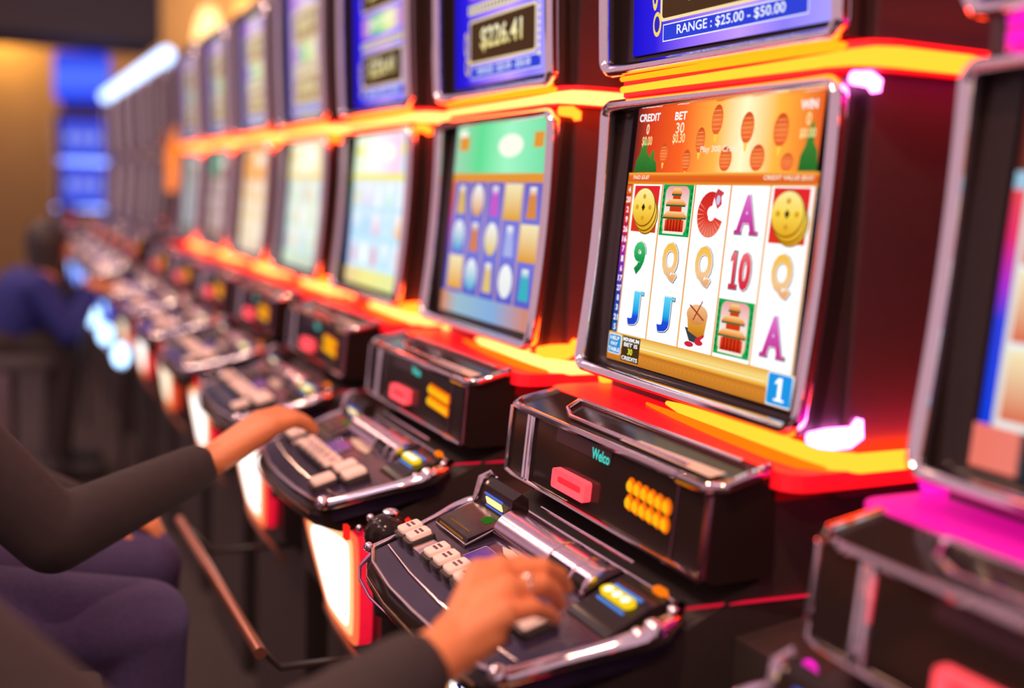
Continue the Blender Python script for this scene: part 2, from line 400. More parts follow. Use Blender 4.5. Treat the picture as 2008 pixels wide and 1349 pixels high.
    def pagoda(c, r):
        u, v = cu(c), rv(r); k = 'pg%d%d' % (c, r)
        S('reel_symbol', 3, px('18a850'), k + 'a', R_(u - .0345, u + .0345, v - .033, v + .033))
        S('reel_symbol', 4, px('0c6830'), k + 'a2', MULTI(*[R_(u + sx * .0315 - .0012, u + sx * .0315 + .0012, v + q * .0085 - .0026, v + q * .0085 + .0026) for sx in (-1, 1) for q in range(-3, 4)]))
        S('reel_symbol', 5, grad([(0, 'f8c8a0'), (.5, 'f8e8e0'), (1, 'f0a0a0')], 'Z'), k + 'b', RR_(u - .027, u + .027, v - .030, v + .031, .010))
        tiers = [(.024, .014, .012), (.010, .022, .024), (-.006, .028, .029)]
        for q, (dv, a, bb) in enumerate(tiers):
            S('reel_symbol', 6, px('d83818'), k + 'w%d' % q, R_(u - a * .62, u + a * .62, v + dv - .012, v + dv - .004))
            S('reel_symbol', 7, grad([(0, 'e87820'), (1, 'ffd890')], 'Z'), k + 'r%d' % q, PO_([(u - bb, v + dv - .003), (u + bb, v + dv - .003), (u + bb * .62, v + dv + .0045), (u - bb * .62, v + dv + .0045)]))
            S('reel_symbol', 8, px('106838'), k + 'g%d' % q, R_(u - bb * .92, u + bb * .92, v + dv - .0052, v + dv - .003))
        S('reel_symbol', 6, grad([(0, 'b81808'), (1, 'f04820')], 'Z'), k + 'c', R_(u - .021, u + .021, v - .028, v - .012))
        S('reel_symbol', 7, px('7a1008'), k + 'l', MULTI(*[R_(u + q * .007 - .001, u + q * .007 + .001, v - .028, v - .012) for q in range(-2, 3)]))
        S('reel_symbol', 8, px('fff0e0'), k + 's', R_(u - .024, u + .024, v - .0305, v - .027))
    pagoda(1, 0); pagoda(3, 2)
    # red curled crayfish
    u, v = cu(2), rv(0)
    def cres(r_out, r_in, a0, a1, du, dv, n=18):
        def g():
            p = [(u + du + r_out * math.cos(math.radians(a0 + (a1 - a0) * k / n)), v + dv + r_out * 1.05 * math.sin(math.radians(a0 + (a1 - a0) * k / n))) for k in range(n + 1)]
            q = [(u + du + r_in(k / n) * math.cos(math.radians(a0 + (a1 - a0) * k / n)), v + dv + r_in(k / n) * 1.05 * math.sin(math.radians(a0 + (a1 - a0) * k / n))) for k in range(n + 1)]
            return p + q, [(k, k + 1, n + 2 + k, n + 1 + k) for k in range(n)]
        return g
    S('reel_symbol', 4, grad([(0, 'f07860'), (.4, 'e03828'), (1, 'd02828')], 'Z'), 'cray1', cres(.027, lambda t: .004 + .013 * abs(t - .5), 75, 345, .001, -.003))
    S('reel_symbol', 5, px('f8a088'), 'cray2', MULTI(*[PO_([(u + .001 + .010 * math.cos(a), v - .003 + .010 * math.sin(a)), (u + .001 + .026 * math.cos(a - .025), v - .003 + .027 * math.sin(a - .025)), (u + .001 + .026 * math.cos(a + .025), v - .003 + .027 * math.sin(a + .025))]) for a in [math.radians(x) for x in range(150, 345, 15)]]))
    S('reel_symbol', 5, px('d0404c'), 'cray3', PO_([(u + .006, v + .020), (u + .012, v + .029), (u + .026, v + .024), (u + .021, v + .019), (u + .023, v + .010), (u + .015, v + .004), (u + .010, v + .012)]))
    S('reel_symbol', 6, px('d8c8e8'), 'cray4', EL_(u + .0155, v + .015, .004, .006, 12))
    # drum with sticks and red ribbon
    u, v = cu(2), rv(2) - .004
    S('reel_symbol', 4, px('3a4048'), 'drum0', PO_([(u - .024, v - .006), (u + .018, v - .006), (u + .010, v - .024), (u - .012, v - .022)]))
    S('reel_symbol', 5, grad([(0, 'c87818'), (1, 'f0b040')], 'Z'), 'drum1', PO_([(u - .022, v + .012), (u + .022, v + .012), (u + .019, v - .010), (u + .006, v - .016), (u - .016, v - .010)]))
    S('reel_symbol', 6, grad([(0, 'd88848'), (1, 'f8c088')], 'Z'), 'drum2', EL_(u, v + .012, .0225, .0125))
    S('reel_symbol', 7, px('a03818'), 'drum3', MULTI(PO_([(u - .018, v + .022), (u - .016, v + .0235), (u + .016, v + .007), (u + .014, v + .0055)]), PO_([(u + .008, v + .030), (u + .010, v + .029), (u - .006, v + .004), (u - .008, v + .005)])))
    S('reel_symbol', 7, px('d02838'), 'drum4', MULTI(EL_(u + .010, v - .022, .009, .0035, 14), EL_(u - .010, v - .026, .010, .0035, 14), PO_([(u + .002, v - .018), (u + .020, v - .010), (u + .020, v - .014), (u + .004, v - .024)])))
    # bottom strip
    S('bottom_bar', 1, grad([(0, 'c87828'), (.35, 'e89030'), (.45, 'c87020'), (.55, 'ffc850'), (.75, 'ffe088'), (1, 'f0a838')], 'Z', .95), 'bot', R_(-.1895, .2105, .0235, .0625))
    S('bottom_bar', 2, px('d08830', .9), 'botorn', MULTI(*[RING_(-.098 + .0098 * k, -.090 + .0098 * k, .027, .0385, .0016) for k in range(27)]))
    S('bottom_bar', 2, px('fff0c0'), 'botl', R_(-.105, .160, .0475, .0492))
    S('help_button', 2, px('e8f4ff'), 'help0', RR_(-.1885, -.1540, .0320, .0600, .004))
    S('help_button', 3, px('2890d8'), 'help1', RR_(-.1870, -.1555, .0335, .0585, .003))
    for k, s in enumerate(('HELP', 'PAY', 'TABLE')):
        S('caption', 4, px('ffffff'), 'help' + s, TX_(s, -.1712, .0540 - .0078 * k, .006 * len(s), .0052, .03))
    S('bet_notice', 2, px('4a3018'), 'min0', R_(-.1515, -.1060, .0262, .0605))
    for k, (s, c, h_) in enumerate((('MINIMUM', 'ffffff', .0055), ('BET IS', 'ffffff', .0055), ('30', 'f0f040', .0085), ('CREDITS', 'ffffff', .0055))):
        S('caption', 3, px(c), 'min' + s, TX_(s, -.1288, (.0560, .0490, .0400, .0305)[k], min(.041, .0058 * len(s)), h_, .03))
    S('denomination_sign', 2, px('e8f4ff'), 'one0', RR_(.1640, .2085, .0245, .0620, .003))
    S('denomination_sign', 3, px('2098e8'), 'one1', RR_(.1660, .2065, .0262, .0605, .003))
    figure_one(.1870, .0435, .017, .026, 'caption', 4, px('ffffff', 1.2), 'one2')

def screen_generic(par, M, key, top, side, bg, grid, cells, bar, bottom, s=1.0, line=None):
    """softly seen game picture: banner, number column, five by three symbols, bottom bar"""
    S = lambda name, layer, mat, k, fn: selem(par, M, name, layer, mat, key + k, fn)
    S('banner_picture', 1, grad(top, 'X', s * 1.1), 'top', R_(-.1835, .2045, .283, .371))
    S('banner_picture', 2, px('fffff0', s), 'topw', EL_(.06, .33, .05, .02))
    S('banner_picture', 2, px('fffff0', s), 'topv', EL_(-.15, .355, .02, .008))
    S('banner_picture', 3, px(bar, s), 'topb', R_(-.165, -.12, .325, .350))
    S('banner_picture', 3, px(bar, s), 'topc', R_(.15, .185, .325, .350))
    S('title_bar', 1, px(bar, s), 'bar', R_(-.1835, .2065, .2675, .283))
    S('reel_field', 1, grad(bg, 'Z', s), 'bg', R_(-.1685, .2065, .0625, .2675))
    S('number_cell', 1, grad(side, 'Z', s), 'num', R_(-.1840, -.1685, .0625, .2675))
    S('bottom_bar', 1, grad(bottom, 'X', s), 'bot', R_(-.1890, .2105, .0235, .0625))
    for k in range(6): S('reel_divider', 2, px(grid, s), 'd%d' % k, R_(-.1685 + .0743 * k - .0022, -.1685 + .0743 * k + .0022, .0625, .2675))
    i = 0
    for r in range(3):
        for c in range(5):
            col = cells[i % len(cells)]; i += 1
            if not col: continue
            u = -.1685 + .0743 * (c + .5); v = (.2345, .168, .100)[r]
            if col[0] == '#': S('reel_symbol', 3, grad([(0, col[1:]), (1, 'fff0c0')], 'Z', s * .95), 'c%d%d' % (c, r), R_(u - .033, u + .033, v - .031, v + .031))
            elif (c + r) % 2: S('reel_symbol', 3, grad([(0, col), (1, 'ffffff')], 'Z', s * .95), 'c%d%d' % (c, r), EL_(u, v, .027, .029, 18))
            else: S('reel_symbol', 3, grad([(0, col), (.7, col), (1, 'ffffff')], 'Z', s * .95), 'c%d%d' % (c, r), PO_([(u - .019, v - .026), (u + .019, v - .026), (u + .012, v + .026), (u - .012, v + .026)]))
    if line: S('notice_strip', 3, px(line, s), 'line', R_(-.15, .19, .030, .052))

def screen_upper(par, M, key, text, s=1.0, warm=0):
    S = lambda name, layer, mat, k, fn: selem(par, M, name, layer, mat, 'U' + key + k, fn)
    bgs = [(0, '1c10c8'), (.14, '3020d8'), (.35, '9068f4'), (.6, 'c098ff'), (.8, '8c7cff'), (1, 'a89cff')]
    if warm: bgs = [(0, '3424b8'), (.12, 'b8a0d0'), (.35, 'f0dcb8'), (.7, 'f0d8b8'), (1, 'c8b0e0')]
    S('sign_background', 0, grad(bgs, 'X', s), 'bg', R_(-.193, .205, .024, .376))
    S('range_strip', 2, px('3040d0', s), 'rb', R_(-.118, .168, .036, .058))
    S('range_strip', 3, px('ffffff', s), 'rl', RING_(-.118, .168, .036, .058, .0012))
    S('caption', 4, px('f0f4ff', s), 'rt', TX_('RANGE : $25.00 - $50.00', .022, .0475, .215, .0135, .01))
    for q, v in enumerate((.062, .232)):
        S('jackpot_panel', 2, px('f0d8a0', s), 'jr%d' % q, RR_(-.126, .150, v, v + .078, .006))
        S('jackpot_panel', 3, px('b89878' if warm else '4a3020', s), 'jp%d' % q, RR_(-.121, .145, v + .004, v + .074, .005))
        S('caption', 4, grad([(0, 'e8d070'), (1, 'fff8d0')], 'Z', s), 'jt%d' % q, TX_(text[q], .012, v + .040, .17, .042, .02))
    S('scroll_ornament', 4, px('f0d060', s), 'or1', MULTI(EL_(-.132, .060, .010, .016, 16), EL_(-.138, .100, .007, .022, 14)))
    S('scroll_ornament', 5, px('3028b8', s), 'or2', MULTI(EL_(-.132, .060, .0065, .0105, 14), EL_(-.138, .100, .004, .014, 12)))
    S('scroll_ornament', 4, px('f0e0a0', s), 'or3', MULTI(*[EL_(.160, .058 + .012 * k, .0045, .005, 10) for k in range(8)]))
    S('bulb_strip', 2, px('e8d8a0', s), 'bs', R_(-.13, .165, .150, .166))
    S('bulb_strip', 3, px('5040a0', s), 'bd', MULTI(*[EL_(-.12 + .0145 * k, .158, .0042, .0048, 8) for k in range(20)]))
    S('sign_picture', 2, grad([(0, 'd070e0'), (.4, '60d070'), (.7, 'f0f0a0'), (1, 'c070e8')], 'X', s), 'sp', R_(-.125, .155, .178, .222))
    S('caption', 3, px('fff8e0', s), 'st', TX_('JACKPOT', .015, .200, .18, .028, .03))
    S('sign_picture', 2, grad([(0, 'b060d8'), (.5, 'f0d8f0'), (1, '7058e0')], 'X', s), 'sq', R_(-.15, .17, .322, .366))

# ---- button deck plane
DY, DZ = -.9636, -.2674
def dk(x, s, h): return (x, -.125 + s * DY + h * -DZ * -1, .876 + s * DZ + h * -DY)
DECK_OUT = [(.228, .004), (.241, .035), (.243, .058), (.232, .100), (.214, .165), (.205, .196), (.17, .208), (.08, .217), (0, .220), (-.08, .220), (-.17, .212), (-.212, .198), (-.216, .165), (-.232, .100), (-.243, .058), (-.241, .035), (-.228, .004)]
KEYX = [-.212, -.180, -.112, -.080, -.046, -.014, .018, .050]
KEYB = [(.094, .132), (.140, .132), (.118, .178)]

def slot_machine(idx, label, lower, upper, opts=None):
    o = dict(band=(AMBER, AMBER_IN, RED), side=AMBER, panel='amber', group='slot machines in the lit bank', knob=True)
    if isinstance(idx, int) and idx < 0: o['band'] = (AMBER_HOT, AMBER_IN, RED)
    if opts: o.update(opts)
    tube, tube2, plast = o['band']
    t = thing('slot_machine', label, 'slot machine', (.64 * idx, 0, 0), 0, o['group']) if not isinstance(idx, tuple) else thing('slot_machine', label, 'slot machine', idx, 0, o['group'])
    # carcass
    def base(b):
        b.px_([(-.185, 0), (-.185, .53), (-.235, .575), (-.240, .79), (-.125, .855), (-.03, .90), (-.03, .985), (.45, .985), (.45, 0)], -.235, .235)
    part('base_cabinet', 'base', t, base, BASE, False)
    def side(b):
        b.box(-.249, .249, .062, .45, .985, 1.90)
    part('upper_cabinet', 'upc', t, side, SIDE, False)
    def filler(b): b.px_([(-.06, 0), (-.06, .84), (.45, .90), (.45, 0)], .2355, .4045)
    part('base_filler', 'fil', t, filler, BASE, False)
    # red ledge below the monitor with its neon
    def ledge(b):
        b.prism(rrect(-.276, .276, -.034, .40, .03), lambda a, c: (a, c, 1.004), lambda a, c: (a, c, 1.0235))
    led = part('base_ledge', 'ledge', t, ledge, plast, False)
    pathL = [(-.075, .046, 1.030), (-.03, .036, 1.032), (.08, .024, 1.035), (.20, .015, 1.0365), (.235, .016, 1.036), (.262, .030, 1.033), (.276, .055, 1.031), (.280, .38, 1.031)]
    part('neon_tube', 'neoL', led, lambda b: b.tube(pathL, [.003, .0065, .009, .0105, .011, .011, .011, .011], 10), tube)
    part('neon_falloff', 'neoLo', led, lambda b: b.tube([(-.10, .030, 1.0255), (-.02, .019, 1.026), (.08, .008, 1.027), (.20, -.001, 1.027), (.245, .002, 1.026), (.268, .018, 1.025)], [.002, .005, .0065, .0075, .007, .003], 10), o.get('edge', AMBER_LOW))  # second glowing tube imitates the neon's soft falloff to orange
    part('neon_tube', 'neoLl', led, lambda b: b.tube([(-.275, .06, 1.031), (-.275, .38, 1.031)], .010, 10), tube)
    part('red_lit_edge', 'edgel', t, lambda b: b.tube([(.229, -.118, .8775), (.243, .035, .8775)], [.0016, .0022], 6), glow('red_edge', (1, .01, .05), .7) if plast is not MAGP else MAGSOFT)  # glowing line imitates coloured light caught along the base's side edge
    # band between the monitors
    def band(b):
        b.prism([(.272, .40), (-.268, .40), (-.268, .10), (-.200, .030), (.240, .030), (.262, .040), (.272, .060)], lambda a, c: (a, c, 1.437), lambda a, c: (a, c, 1.4665))
    bd = part('light_band', 'band', t, band, plast, False)
    pathU = [(-.195, .0255, 1.4465), (-.05, .0245, 1.4470), (.10, .0240, 1.4475), (.215, .0255, 1.4485), (.250, .0275, 1.4488), (.270, .040, 1.4490), (.278, .065, 1.4490), (.279, .38, 1.4490)]
    part('neon_tube', 'neoU', bd, lambda b: b.tube(pathU, [.0045, .0052, .0060, .0070, .0085, .0100, .0105, .0105], 10), tube)
    part('neon_tube', 'neoUl', bd, lambda b: b.tube([(-.275, .12, 1.449), (-.275, .38, 1.449)], .009, 10), tube)
    part('neon_tube', 'neoV', bd, lambda b: b.tube([(-.195, .0235, 1.4605), (.0, .0230, 1.4610), (.16, .0235, 1.4620), (.225, .027, 1.4620), (.246, .036, 1.4615)], [.0035, .0045, .0052, .0052, .0025], 8), tube2)
    # glowing pieces imitating the neighbour's bands mirrored in the cabinet side
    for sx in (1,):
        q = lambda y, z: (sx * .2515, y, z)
        part('side_reflection', 'sl1%d' % sx, t, lambda b: b.tube([q(.008, 1.056), q(.03, 1.053), (sx * .2515, .058, 1.053), q(.071, 1.058), q(.075, 1.073)], [.007, .0125, .0125, .0105, .004], 10), o['side'])
        part('side_reflection', 'sl2%d' % sx, t, lambda b: b.tube([q(.030, 1.4285), q(.052, 1.4285), q(.060, 1.4245), q(.062, 1.416)], [.007, .0085, .0085, .005], 10), o['side'])
    # monitors
    for nm, M, y in (('lower_monitor', LOW, .062), ('upper_monitor', UPP, .062)):
        hs = part(nm, nm, t, lambda b: housing(M, b, y), DARK, False)
        part('chrome_frame', nm + 'fr', hs, lambda b: frame_ring(M, b), CHROME)
        part('bezel', nm + 'bz', hs, lambda b: bezel(M, b), GLOSS, False)
    def scr(M, k):
        def g(b): b.add([M.P(-.19, .022, REC), M.P(.2115, .022, REC), M.P(.2115, M.h - .009, REC), M.P(-.19, M.h - .009, REC)], [(0, 1, 2, 3)])
        return g
    s1 = part('screen', 'scL', t, scr(LOW, 0), px('180c10'), False); s1['label'] = lower[0]
    lower[1](s1, LOW)
    s2 = part('screen', 'scU', t, scr(UPP, 1), px('180c10'), False); s2['label'] = upper[0]
    upper[1](s2, UPP)
    # riser box with bill slot and lamps
    def box_(b):
        b.px_([(-.1035, 1.006), (-.111, .912), (-.10, .905), (-.025, .905), (-.025, 1.0225), (-.036, 1.0225)], -.240, .244)
    bx = part('riser_box', 'box', t, box_, GLOSS, False)
    parts('chrome_trim', 'trim', bx, [
        lambda b: b.tube([(-.236, -.034, 1.0235), (-.240, -.090, 1.011), (-.228, -.104, 1.0075), (-.20, -.106, 1.0065), (.18, -.106, 1.0065)], .0050, 10),
        lambda b: b.tube([(.185, -.107, 1.0065), (.232, -.107, 1.0065), (.246, -.092, 1.010), (.243, -.034, 1.0235)], .0068, 10),
        lambda b: b.tube([(-.236, -.112, .913), (-.21, -.114, .911), (.174, -.114, .911)], .0034, 8),
        lambda b: b.tube([(.175, -.1145, .911), (.238, -.1135, .911)], .0044, 8)], TRIM)
    parts('corner_post', 'postL', bx, [lambda b, x=x, r=r: b.tube([(x, -.1055, 1.004), (x, -.113, .914)], r, 8) for x, r in ((-.178, .0042), (-.168, .0042), (-.236, .003))], CHROME)
    parts('corner_post', 'postR', bx, [lambda b: b.tube([(.2405, -.106, 1.0), (.2405, -.1125, .912)], .0050, 8), lambda b: b.tube([(.181, -.1045, 1.0), (.181, -.112, .914)], .0016, 6)], pbr('dark_chrome', (.30, .16, .22), .2, 1.))
    # sloping top: tray with chrome lip, pale strip
    def top(y, x, h=0):
        k = (y + .1035) / .0675; return (x, y, 1.006 + k * .0165 + h)
    parts('tray_rim', 'tray', bx, [lambda b: b.tube([top(-.046, -.15, .004), top(-.072, -.135, .004), top(-.086, -.10, .004), top(-.086, .17, .004)], .0032, 8),
        lambda b: b.tube([top(-.044, -.15, .004), top(-.044, .21, .004)], .0026, 8)], CHROME2)
    part('tray_strip', 'strip', bx, lambda b: b.add([top(-.090, .03, .003), top(-.090, .215, .003), top(-.074, .222, .004), top(-.078, .06, .004)], [(0, 1, 2, 3)]), pbr('cream_label', (.75, .55, .42), .4), False)
    def fr(x, z, d=0):                       # on the reclined front face
        k = (1.006 - z) / .094; return (x, -.1035 - .0075 * k - d, z)
    def bill(b):
        x0, x1, z0, z1 = -.084, .003, .928, .953
        out = rrect(x0, x1, z0, z1, .004, 3); inn = rrect(x0 + .014, x1 - .014, z0 + .0085, z1 - .0085, .002, 3); n = len(out)
        v = [fr(*p, .001) for p in out] + [fr(*p, .011) for p in out] + [fr(*p, .009) for p in inn] + [fr(*p, .002) for p in inn]
        f = []
        for a in range(3): f += [(a * n + i, a * n + (i + 1) % n, (a + 1) * n + (i + 1) % n, (a + 1) * n + i) for i in range(n)]
        f.append(tuple(range(3 * n, 4 * n)))
        b.add(v, f)
    part('bill_slot', 'bill', bx, bill, pbr('coral_lit_plastic', (.8, .1, .13), .4, emit=(1, .062, .085), estr=1.0), False)['label'] = 'coral pink lit bill slot surround'
    part('bill_mouth', 'mouth', bx, lambda b: b.prism(rrect(-.070, -.011, .9370, .9440, .0025, 3), lambda x, z: fr(x, z, .0015), lambda x, z: fr(x, z, .0095)), pbr('red_lit_plastic', (.5, .02, .04), .4, emit=(1, .018, .035), estr=.62), False)
    for r in range(2):
        for c in range(6):
            part('lamp_case', 'bcase', bx, lambda b: b.ball((0, 0, 0), (.0086, .0030, .0104), 12, 6), glow('orange_case', (1, .16, .004), 1.0)).location = fr(.0895 + .0150 * c, .9715 - .0195 * r - .0008 * c, .0004)
            part('lamp_bulb', 'bulb', bx, lambda b: b.ball((0, 0, 0), (.0052, .004, .0070), 10, 6), glow('orange_bulb', (1, .48, .008), 1.05)).location = fr(.0895 + .0150 * c, .9715 - .0195 * r - .0008 * c, .003)
    part('message_display', 'disp', bx, lambda b: b.prism([(-.10, .983), (.040, .983), (.040, 1.001), (-.10, 1.001)], lambda x, z: fr(x, z, .0006), lambda x, z: fr(x, z, .0012)), pbr('display_glass', (.05, .025, .035), .2), False)
    def word(b):
        vv, f = text2d('Welco', .02); b.add([fr(.016 + p[0] * .042, .9895 + p[1] * .0135, .0018) for p in vv], f)
    part('message_text', 'word', bx, word, px('50e0d0'), False)
    # button deck
    def plate(b): b.rprism(DECK_OUT, -.030, .0, dk, .002)
    deck = part('button_deck', 'deck', t, plate, DECKM, False)
    parts('chrome_rail', 'rails', deck, [
        lambda b: b.tube([dk(*p, .001) for p in ((.222, -.004), (.238, .014), (.248, .040), (.249, .060), (.238, .098), (.221, .150), (.210, .188), (.202, .202))], [.006, .009, .013, .012, .0095, .0090, .0090, .010], 12),
        lambda b: b.tube([dk(*p, .001) for p in ((-.222, -.004), (-.238, .014), (-.248, .040), (-.249, .060), (-.238, .098), (-.226, .150), (-.220, .188), (-.214, .200))], [.004, .006, .007, .006, .004, .0035, .004, .006], 12)], CHROME)
    parts('rail_joint', 'knuck', deck, [lambda b, p=p, r=r: b.ball(dk(*p, .005), r, 10, 7) for p, r in (((.247, .046), .0125), ((.246, .064), .010), ((.232, .012), .008), ((.204, .204), .012), ((-.216, .202), .007))], CHROME)
    parts('front_bead', 'bead', deck, [lambda b: b.tube([dk(*p, .002) for p in DECK_OUT[5:12]], .0030, 8), lambda b: b.tube([dk(x, s, .002) for x, s in ((-.205, .178), (-.1, .186), (0, .188), (.1, .185), (.19, .176))], .0016, 6)], CHROME2)
    def apron(b):
        pr = [(0, -.002), (.011, -.009), (.015, -.022), (.010, -.036), (-.006, -.048), (-.03, -.054)]
        edge = DECK_OUT[5:12]; v = []
        for x, s in edge:
            for ds, dh in pr: v.append(dk(x, s + ds, dh))
        n = len(pr)
        b.add(v, [(i * n + k, (i + 1) * n + k, (i + 1) * n + k + 1, i * n + k + 1) for i in range(len(edge) - 1) for k in range(n - 1)])
        for x, s in (edge[0], edge[-1]): b.add([dk(x, s + ds, dh) for ds, dh in pr] + [dk(x, s - .17, -.054), dk(x, s - .17, -.002)], [tuple(range(n + 2))])
    part('front_apron', 'apron', deck, apron, GLOSS, True, 50)
    part('apron_trim', 'aptr', deck, lambda b: b.tube([dk(-.206, .203, -.002), dk(-.206, .222, -.012), dk(-.200, .228, -.026), dk(-.17, .228, -.042), dk(-.11, .220, -.054)], [.004, .0026, .002, .002, .001], 6), pbr('pink_lacquer_trim', (.75, .35, .6), .2, .8))
    part('apron_trim', 'aptr2', deck, lambda b: b.tube([dk(x, s + .010, -.016) for x, s in DECK_OUT[6:12]], .0042, 6), pbr('bronze_trim', (.32, .17, .09), .35, .7))
    for q in (-1, 1):                           # black modules either side of the roller
        x0, x1 = (-.215, -.112) if q < 0 else (.138, .222)
        def mod(b, x0=x0, x1=x1, q=q):
            prof = [(.012, 0), (.004, .030), (.012, .040), (.026, .036), (.036, .016), (.042, .012), (.098, .010), (.106, 0)] if q < 0 else [(.008, 0), (.008, .014), (.03, .014), (.062, .008), (.085, .004), (.09, 0)]
            b.prism(prof, lambda s, h: dk(x0, s, h), lambda s, h: dk(x1, s, h))
        md = part('ticket_module', 'mod%d' % q, deck, mod, GLOSS, True, 30)
        if q < 0:
            parts('module_rim', 'mrim', deck, [lambda b: b.tube([dk(-.2165, s, h) for s, h in ((.10, .006), (.045, .012), (.036, .022), (.024, .040), (.010, .042), (.002, .030))], [.001, .002, .0045, .006, .005, .003], 8), lambda b: b.tube([dk(-.112, .104, .003), dk(-.112, .042, .010)], .0015, 6), lambda b: b.tube([dk(-.212, .104, .004), dk(-.112, .104, .004)], .0012, 6)], CHROME2)
            part('slot_lamp', 'slA', deck, lambda b: b.box(-.180, -.132, .0358, .0378, .0180, .0275, dk), glow('warm_slot', (1, .72, .30), 1.4), False)
            parts('slot_lamp', 'slB', deck, [lambda b: b.box(-.184, -.128, .0345, .0365, .0300, .0325, dk), lambda b: b.box(-.184, -.128, .0375, .0392, .0130, .0155, dk)], px('5070e0', 1.0), False)
            part('slot_lamp', 'slC', deck, lambda b: b.prism(rrect(-.150, -.128, .050, .064, .005), lambda x, s: dk(x, s, .0110), lambda x, s: dk(x, s, .0122)), px('30701c', .9), False)
            parts('slot_line', 'slD', deck, [lambda b: b.box(-.195, -.130, .0875, .0890, .0100, .0108, dk), lambda b: b.box(-.205, -.125, .1000, .1015, .0060, .0075, dk)], px('a86818', .8), False)
        else:
            part('deck_lamp', 'dlA', deck, lambda b: b.prism(rrect(.146, .206, .036, .052, .008), lambda x, s: dk(x, s, .012), lambda x, s: dk(x, s, .0175)), glow('yellow_lamp', (1, .66, .012), 1.0), False)
            parts('deck_lamp_bulb', 'dlB', deck, [lambda b, x=x: b.ball(dk(x, .044, .0172), (.006, .006, .003), 10, 6) for x in (.159, .176, .193)], px('fff8e0', 1.6))
            parts('deck_lamp', 'dlC', deck, [lambda b: b.box(.150, .204, .0295, .0335, .013, .0155, dk), lambda b: b.box(.150, .204, .0545, .0570, .008, .0115, dk)], px('5890e8', .9), False)
    part('deck_lamp', 'dlL', deck, lambda b: b.prism(rrect(.192, .214, .002, .012, .005), lambda x, s: dk(x, s, .008), lambda x, s: dk(x, s, .018)), glow('orange_lamp', (1, .19, .006), 1.1), False)
    def roller(b):
        n = 14
        poly = [(.036 + .030 * math.cos(math.pi * k / n), .026 * math.sin(math.pi * k / n)) for k in range(n + 1)]
        b.prism(poly, lambda s, h: dk(-.108, s, h), lambda s, h: dk(.134, s, h))
    rl = part('roller_cover', 'roll', deck, roller, ROLLER, True, 30)
    parts('roller_window', 'rwin', deck, [lambda b, x0=x0, x1=x1: b.prism([(.036 + .0304 * math.cos(a), .0264 * math.sin(a)) for a in (.25, .45, .65, .85, 1.0)] + [(.036 + .027 * math.cos(a), .023 * math.sin(a)) for a in (1.0, .25)], lambda s, h: dk(x0, s, h), lambda s, h: dk(x1, s, h)) for x0, x1 in ((.040, .092), (.100, .124))], GLOSS, True, 30)
    parts('roller_ring', 'rring', deck, [lambda b, x=x: b.tube([dk(x, .036 + .0305 * math.cos(a), .0265 * math.sin(a)) for a in [math.pi * k / 10 for k in range(11)]], .0016, 6) for x in (.037, .096, .128)], CHROME2)
    parts('deck_line', 'dline', deck, [lambda b: b.tube([dk(-.222, .0, .004), dk(.215, .0, .004)], .0028, 6), lambda b: b.tube([dk(-.1, -.006, .018), dk(.13, -.006, .018)], .002, 6)], CHROME2)
    part('deck_display', 'ddisp', deck, lambda b: b.prism(rrect(-.088, -.020, .085, .118, .002), lambda x, s: dk(x, s, .0003), lambda x, s: dk(x, s, .0014)), pbr('indigo_display', (.03, .02, .06), .15, emit=(.10, .05, .55), estr=.35), False)
    part('deck_display_rim', 'ddr', deck, lambda b: b.tube([dk(x, s, .0015) for x, s in rrect(-.089, -.019, .084, .119, .002, 1)], .0009, 5, True), CHROME2)
    part('paper_slip', 'slip', deck, lambda b: b.prism([(-.070, .070), (-.050, .066), (.03, .068), (.04, .080), (.0, .082), (-.05, .078)], lambda x, s: dk(x, s, .0006), lambda x, s: dk(x, s, .0018)), pbr('pale_label', (.75, .62, .45), .4), False)
    part('deck_plate', 'dplate', deck, lambda b: b.rprism(rrect(-.162, -.130, .128, .160, .004), 0, .006, dk, .001), CHROME2, False)
    for k in KEYX:
        def kb(b): b.rprism(rrect(-.0150, .0150, -.020, .020, .006, 3), 0, .010, lambda x, s, h: (x, s * DY + h * DZ, s * DZ - h * DY), .001)
        def kc(b):
            mpk = lambda x, s, h: (x, s * DY + h * DZ, s * DZ - h * DY)
            b.rprism(rrect(-.0118, .0118, -.0165, .0145, .004, 3), .010, .0155, mpk, .0012)
            b.cur = 1
            for r in range(2): b.box(-.0072, .0070, -.0075 + r * .0065, -.0040 + r * .0065, .0155, .0158, mpk)
        p = dk(k, .142, 0)
        a = part('key_base', 'kb', deck, kb, DARK, True, 40); a.location = p
        a = part('key_cap', 'kc', deck, kc, [KEYCAP, LEGEND], True, 40); a.location = p
    for k, s in KEYB:
        def kb(b): b.rprism(rrect(-.019, .019, -.022, .022, .006, 3), 0, .010, lambda x, q, h: (x, q * DY + h * DZ, q * DZ - h * DY), .001)
        def kc(b): b.rprism(rrect(-.016, .016, -.019, .017, .004, 3), .010, .0165, lambda x, q, h: (x, q * DY + h * DZ, q * DZ - h * DY), .0012)
        p = dk(k, s, 0)
        a = part('key_base', 'kB', deck, kb, DARK, True, 40); a.location = p
        a = part('key_cap', 'kC', deck, kc, KEYCAP, True, 40); a.location = p
    # belly panel
    pan = o['panel']
